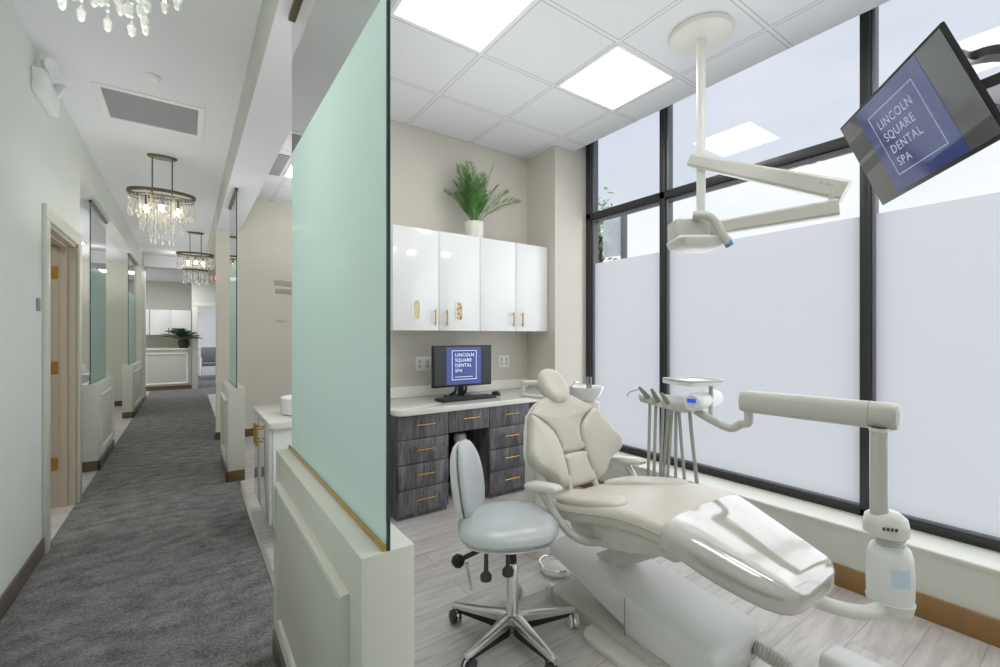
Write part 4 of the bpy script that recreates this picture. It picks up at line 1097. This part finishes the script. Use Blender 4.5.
# ================================================================= CUSPIDOR / ASSISTANT SIDE
cu0 = Vector((2.20, 2.28, 0))
cu = thing('cuspidor_unit', 'white cuspidor and assistant arm standing behind the chair backrest', 'cuspidor', cu0)
pq = at(535, 470, 2.75)
MB().prism(rrect(-.05, -.05, .05, .05, .02), 0, .86, Matrix.Translation((pq.x, pq.y, 0)), .01).build('pedestal', M['cream_plastic'], cu)
MB().bar((pq.x, pq.y, .84), (2.32, 2.16, .86), .09, .07).build('cross_arm', M['cream_plastic'], cu)
bq = at(586, 392, 2.75)
MB().lathe([(0, -.05), (.05, -.05), (.085, -.02), (.105, .03), (.108, .035), (.10, .035), (.08, -.005), (0, -.03)], bq, 28).build('bowl', M['white_gloss'], cu)
MB().lathe([(0, -.12), (.07, -.12), (.085, -.10), (.085, -.06), (.05, -.05), (0, -.05)], bq, 24).build('bowl_base', M['cream_plastic'], cu)
MB().tube(curve_pts([at(570, 398, 2.7), at(571, 388, 2.7), at(574, 383, 2.7), at(578, 382, 2.7)], 4), .006, 8).build('cup_filler', M['chrome'], cu)
for x in (588.5, 591.5):
    MB().tube([at(x-1, 398, 2.72), at(x-1, 377, 2.72)], .008, 8).build('suction_tip', M['steel_grey'], cu)
l0, l1, l2, l3 = at(522.5, 382.5, 2.8), at(548, 382, 2.85), at(523.5, 395, 2.8), at(550, 398, 2.8)
MB().bar(l0, l1, .06, .022).build('holder_bar', M['cream_plastic'], cu)
MB().tube(curve_pts([l0, l0-Vector((0, 0, .05)), l2, l3], 5), .014, 10).build('holder_arm', M['cream_plastic'], cu)

# ================================================================= OVERHEAD DENTAL LIGHT
pc = at(701, 33, (ZR-H)*F/(CY-33)); pc.z = ZR
dl = thing('dental_light', 'ceiling mounted beige dental light with two folded arms in front of the window', 'dental light', (pc.x, pc.y, ZR))
MB().lathe([(0, 0), (.178, 0), (.182, -.01), (.175, -.03), (.13, -.045), (.05, -.05), (0, -.05)], pc, 40).build('ceiling_plate', M['cream_plastic'], dl)
MB().tube([pc-Vector((0, 0, .04)), pc-Vector((0, 0, ZR-2.09))], .026, 20).build('pole', M['cream_plastic'], dl)
pd = pc.x*S+pc.y*C
q0 = at(694, 161.5, pd); q1 = at(846, 191.5, 2.2); q1d = (q1-q0).normalized()
MB().bar(q0-q1d*.02, q1, .07, .068, (0, 0, 1), .075, .10).build('upper_arm', M['grey_beige'], dl)
text('lettering', 'A-dec', M['steel_grey'], basis(at(812, 187, 2.25)+q1d.cross(Vector((0, 0, 1)))*0.0-Fv*.045, q1d, q1d.cross(Vector((0, 0, 1))).cross(q1d)*1.0, q1d.cross(Vector((0, 0, 1)))), .026, dl)
MB().tube([at(832, 190, 2.22), at(833, 207, 2.22)], .017, 12).build('elbow', M['grey_beige'], dl)
r0 = at(838.5, 207.5, 2.21); r1 = at(706, 230, 2.52)
MB().bar(r0, r1, .06, .083, (0, 0, 1), .055, .072).build('lower_arm', M['grey_beige'], dl)
hc = at(691, 236, 2.50)
hu = Vector((C, -S, 0)); hv = Vector((S, C, 0))
hm = basis(hc, hu, hv, up_)
MB().box((-.105, -.06, -.02), (.085, .08, .085), .012, 3, hm).build('lamp_housing', M['grey_beige'], dl)
hl_ = MB().loft([[hm @ Vector((x, y, z)) for x, y in rrect(-a, -b_, a2, b_, .03)] for a, a2, b_, z in ((.10, .17, .10, -.015), (.105, .185, .115, -.03), (.095, .175, .11, -.055), (.06, .12, .08, -.08), (.04, .10, .06, -.085))])
hl_.build('lamp_head', M['cream_plastic'], dl)
hnd = MB().tube(curve_pts([at(693, 215, 2.43), at(708, 216, 2.40), at(716, 223, 2.39), at(722, 234, 2.38), at(728, 243, 2.38)], 6), [.022]*25, 12)
hnd.build('handle', M['grey_beige'], dl)
MB().tube([at(727, 241, 2.38), at(730, 246, 2.38)], [.0225, .021], 12).build('handle_tip', M['blue_tip'], dl)
MB().tube([at(714, 242, 2.45), at(722, 238, 2.40)], .010, 8).build('handle_stub', M['cream_plastic'], dl)

# ================================================================= TELEVISION
TL, TR, BL = Vector((1.889, .597, 2.084)), Vector((1.459, .262, 2.093)), Vector((1.961, .497, 1.800))
tu = (TR-TL); TWd = tu.length; tu.normalize()
tv_d = (BL-TL); tv_d = (tv_d-tu*tv_d.dot(tu)); THt = .310; tv_d.normalize()
tn = tu.cross(-tv_d)       # faces the viewer
TC = TL+tu*TWd/2+tv_d*THt/2
if tn.dot(Vector((0, 0, H))-TC) < 0: tn = -tn
tvm = basis(TC, tu, -tv_d, tn)
tv = thing('television', 'tilted wall screen television showing white logo lettering before the window', 'television', TC)
W2, H2 = TWd/2, THt/2
MB().box((-W2, -H2, -.009), (W2, H2, 0), .003, 2, tvm).build('bezel', M['black'], tv)
sn = MB().box((-W2+.009, -H2+.012, -.001), (W2-.009, H2-.009, .0012), 0, 1, tvm).build('screen', M['tv_grey'], tv, smooth=False)
MB().box((-W2+.11, -H2+.014, .0), (W2-.11, H2-.010, .0018), 0, 1, tvm).build('blue_panel', M['tv_blue'], sn, smooth=False)
lg_ = MB(); a, b_, c_, d_ = -.115, .115, -.098, .105; q = .0022
for r_ in (((a, c_), (b_, c_+q)), ((a, d_-q), (b_, d_)), ((a, c_), (a+q, d_)), ((b_-q, c_), (b_, d_))):
    lg_.box((r_[0][0], r_[0][1], .0015), (r_[1][0], r_[1][1], .0024), 0, 1, tvm)
lg_.build('logo_box', M['tv_text'], sn, smooth=False)
for k, wd in enumerate(('LINCOLN', 'SQUARE', 'DENTAL', 'SPA')):
    text('lettering', wd, M['tv_text'], tvm @ Matrix.Translation((a+.025, .050-.042*k, .0026)), .037, sn)
# curved mount behind
bk0 = tvm @ Vector((.02, .02, -.035))
MB().box((-.10, -.08, -.04), (.10, .08, -.008), .004, 2, tvm).build('mount_plate', M['black'], tv)
m1 = tvm @ Vector((W2*.55, .06, -.05)); e1 = at(965, 60, 1.25); e2 = at(1000, 53, 1.22); e3 = at(1045, 60, 1.2); e4 = at(1070, 82, 1.2); e5 = at(1052, 103, 1.2); e6 = at(1004, 95, 1.17)
def flat(ptsx, w, h):
    rings = []
    for i, p in enumerate(ptsx):
        t_ = (ptsx[min(i+1, len(ptsx)-1)]-ptsx[max(i-1, 0)]).normalized(); n_ = Fv; v_ = t_.cross(n_).normalized(); n_ = v_.cross(t_)
        rings.append([p+v_*h*x+n_*w*y for x, y in ((1, 1), (-1, 1), (-1, -1), (1, -1))])
    return MB().loft(rings)
flat(curve_pts([bk0, tvm @ Vector((W2*.6, .08, -.05)), e1, e2, e3, e4, e5, e6, tvm @ Vector((W2*.88, -.02, -.05))], 6), .018, .013).build('mount_arm', M['frame_black'], tv)
MB().tube([e4, Vector((e4.x, e4.y, ZR))], .03, 14).build('mount_pole', M['cream_plastic'], tv)

# ================================================================= OUTSIDE
struct(MB().box((3.6, -60, -.6), (120, 120, -.5)).build('ground', plain('pavement', (190, 190, 188), .9), smooth=False))
so_ = at(611, 240, 8.0)
sg = thing('street_sign', 'grey street sign on a post outside, seen through the far left window pane', 'sign', (so_.x, so_.y, -.5))
r0, r1 = at(604, 224, 8.0), at(622, 257, 8.0)
e_ = [at(604, 222, 8.0), at(621, 216, 8.0), at(621, 255, 8.0), at(604, 257, 8.0)]
pm = MB(); pm.loft([[p for p in e_], [p+Fv*.06 for p in e_]]); pm.build('sign_panel', plain('sign_grey', (214, 222, 226), .6, vary=.15, scale=3), sg, smooth=False)
pp = at(624, 215, 8.0)
MB().tube([Vector((pp.x, pp.y, -.5)), pp], .06, 8).build('post', M['frame_grey'], sg)
for k, (px, py, dd, sc_) in enumerate(((599, 236, 9.5, .5), (597, 215, 10.5, .45))):
    cpt = at(px, py, dd)
    tr = thing('street_tree', ('leafy green street tree behind the sign outside', 'thin leafed tree top outside at the window jamb')[k], 'tree', (cpt.x, cpt.y, -.5))
    MB().tube([(cpt.x, cpt.y, -.5), (cpt.x+.05, cpt.y, cpt.z)], [.08, .04], 8).build('trunk', M['basket'], tr)
    fo = MB()
    for i in range((420, 120)[k]):
        v_ = Vector((random.gauss(0, 1), random.gauss(0, 1), random.gauss(0, 1.3)))*sc_*.42
        p = cpt+v_; a = Vector((random.uniform(-1, 1), random.uniform(-1, 1), random.uniform(-1, 1))).normalized()*.07; b2 = a.orthogonal().normalized()*.04
        fo.bm.faces.new([fo.bm.verts.new(x) for x in (p-a, p+b2, p+a, p-b2)])
    fo.build('foliage', M['leaf_out'], tr, smooth=False)

# ================================================================= LIGHT
wd = bpy.data.worlds.new('world'); SC.world = wd; wd.use_nodes = True
nt = wd.node_tree; bg = nt.nodes['Background']
tc = nt.nodes.new('ShaderNodeTexCoord'); n = nt.nodes.new('ShaderNodeTexNoise'); n.inputs['Scale'].default_value = 3.0; n.inputs['Detail'].default_value = 4
mp = nt.nodes.new('ShaderNodeMapping'); mp.inputs['Scale'].default_value = (1, 1, 2.5)
nt.links.new(tc.outputs['Generated'], mp.inputs[0]); nt.links.new(mp.outputs[0], n.inputs['Vector'])
r = nt.nodes.new('ShaderNodeValToRGB'); r.color_ramp.elements[0].position = .35; r.color_ramp.elements[0].color = (.90, .94, 1.0, 1)
r.color_ramp.elements[1].position = .7; r.color_ramp.elements[1].color = (1.06, 1.07, 1.08, 1)
nt.links.new(n.outputs[0], r.inputs[0]); nt.links.new(r.outputs[0], bg.inputs['Color']); bg.inputs['Strength'].default_value = 1.05

def area(name, loc, sx, sy, power, col=(1, 1, 1), rot=(0, 0, 0)):
    l = bpy.data.lights.new(name, 'AREA'); l.shape = 'RECTANGLE'; l.size = sx; l.size_y = sy; l.energy = power; l.color = col
    o = bpy.data.objects.new(name, l); COL.objects.link(o); o.location = loc; o.rotation_euler = rot
    return o
def point(name, loc, power, radius=.32, col=(1, .98, .95)):
    l = bpy.data.lights.new(name, 'POINT'); l.energy = power; l.shadow_soft_size = radius; l.color = col
    o = bpy.data.objects.new(name, l); COL.objects.link(o); o.location = loc
    o.visible_glossy = False      # the soft lamp is not itself a visible globe
    return o
point('chandelier_lamp', (-.185, 1.62, 1.98), 13)
point('chandelier_lamp', (-.19, 5.26, 1.98), 11)
point('chandelier_lamp', (.1, 8.8, 1.95), 11)
point('corridor_fill', (-.2, -1.3, 2.3), 12)  # soft fill added at both corridor ends, no fixture there
point('corridor_fill', (-.2, 11.2, 2.9), 6)
area('lobby_fill', (-.4, 13.0, 2.78), .8, .5, 30)  # unseen soft fill added for the lobby, without a fixture
area('lobby_fill', (.6, 16.2, 2.78), 1.2, 1.2, 30)
area('office_fill', (-2.0, 3.8, 2.75), .8, .8, 20)  # unseen fill added to brighten the office behind the doorway
UP = (PI, 0, 0)
area('corridor_upfill', (-.2, 1.0, 1.9), .6, 1.5, 2.5, rot=UP)  # added fill facing up to brighten the corridor ceiling, no real fitting
area('corridor_upfill', (-.2, 4.2, 1.9), .6, 1.5, 3.5, rot=UP)
area('corridor_upfill', (-.2, 7.2, 1.9), .6, 1.5, 3.5, rot=UP)
area('corridor_upfill', (-.2, 10.0, 1.9), .6, 1.5, 3.5, rot=UP)
area('room_upfill', (1.7, .6, 2.2), 1.6, 1.6, 5, rot=UP)  # upward fill added in mid-air to lift the room ceilings
area('room_upfill', (1.7, 2.4, 2.3), 1.4, 1.0, 3, rot=UP)
area('room_upfill', (1.7, 5.2, 2.2), 1.4, 1.4, 17, rot=UP)
area('alcove_upfill', (-2.0, 9.9, 1.9), 1.2, 1.2, 16, rot=UP)  # added upward fill to brighten the alcove, stands for no fitting
area('alcove_upfill', (-2.0, 7.6, 1.9), 1.2, 1.4, 16, rot=UP)

area('window_fill', (3.30, .7, 1.45), 2.2, 5.0, 34, (.95, .97, 1.0), (0, PI/2, 0))  # area lamp added inside the window to boost the daylight
SC.view_settings.view_transform = 'Standard'
SC.view_settings.look = 'None'
SC.view_settings.exposure = 0.0
SC.cycles.use_denoising = True
SC.cycles.max_bounces = 10
SC.cycles.diffuse_bounces = 5
SC.cycles.transparent_max_bounces = 24
SC.cycles.sample_clamp_indirect = 6.0
SC.cycles.caustics_reflective = False
SC.cycles.caustics_refractive = False
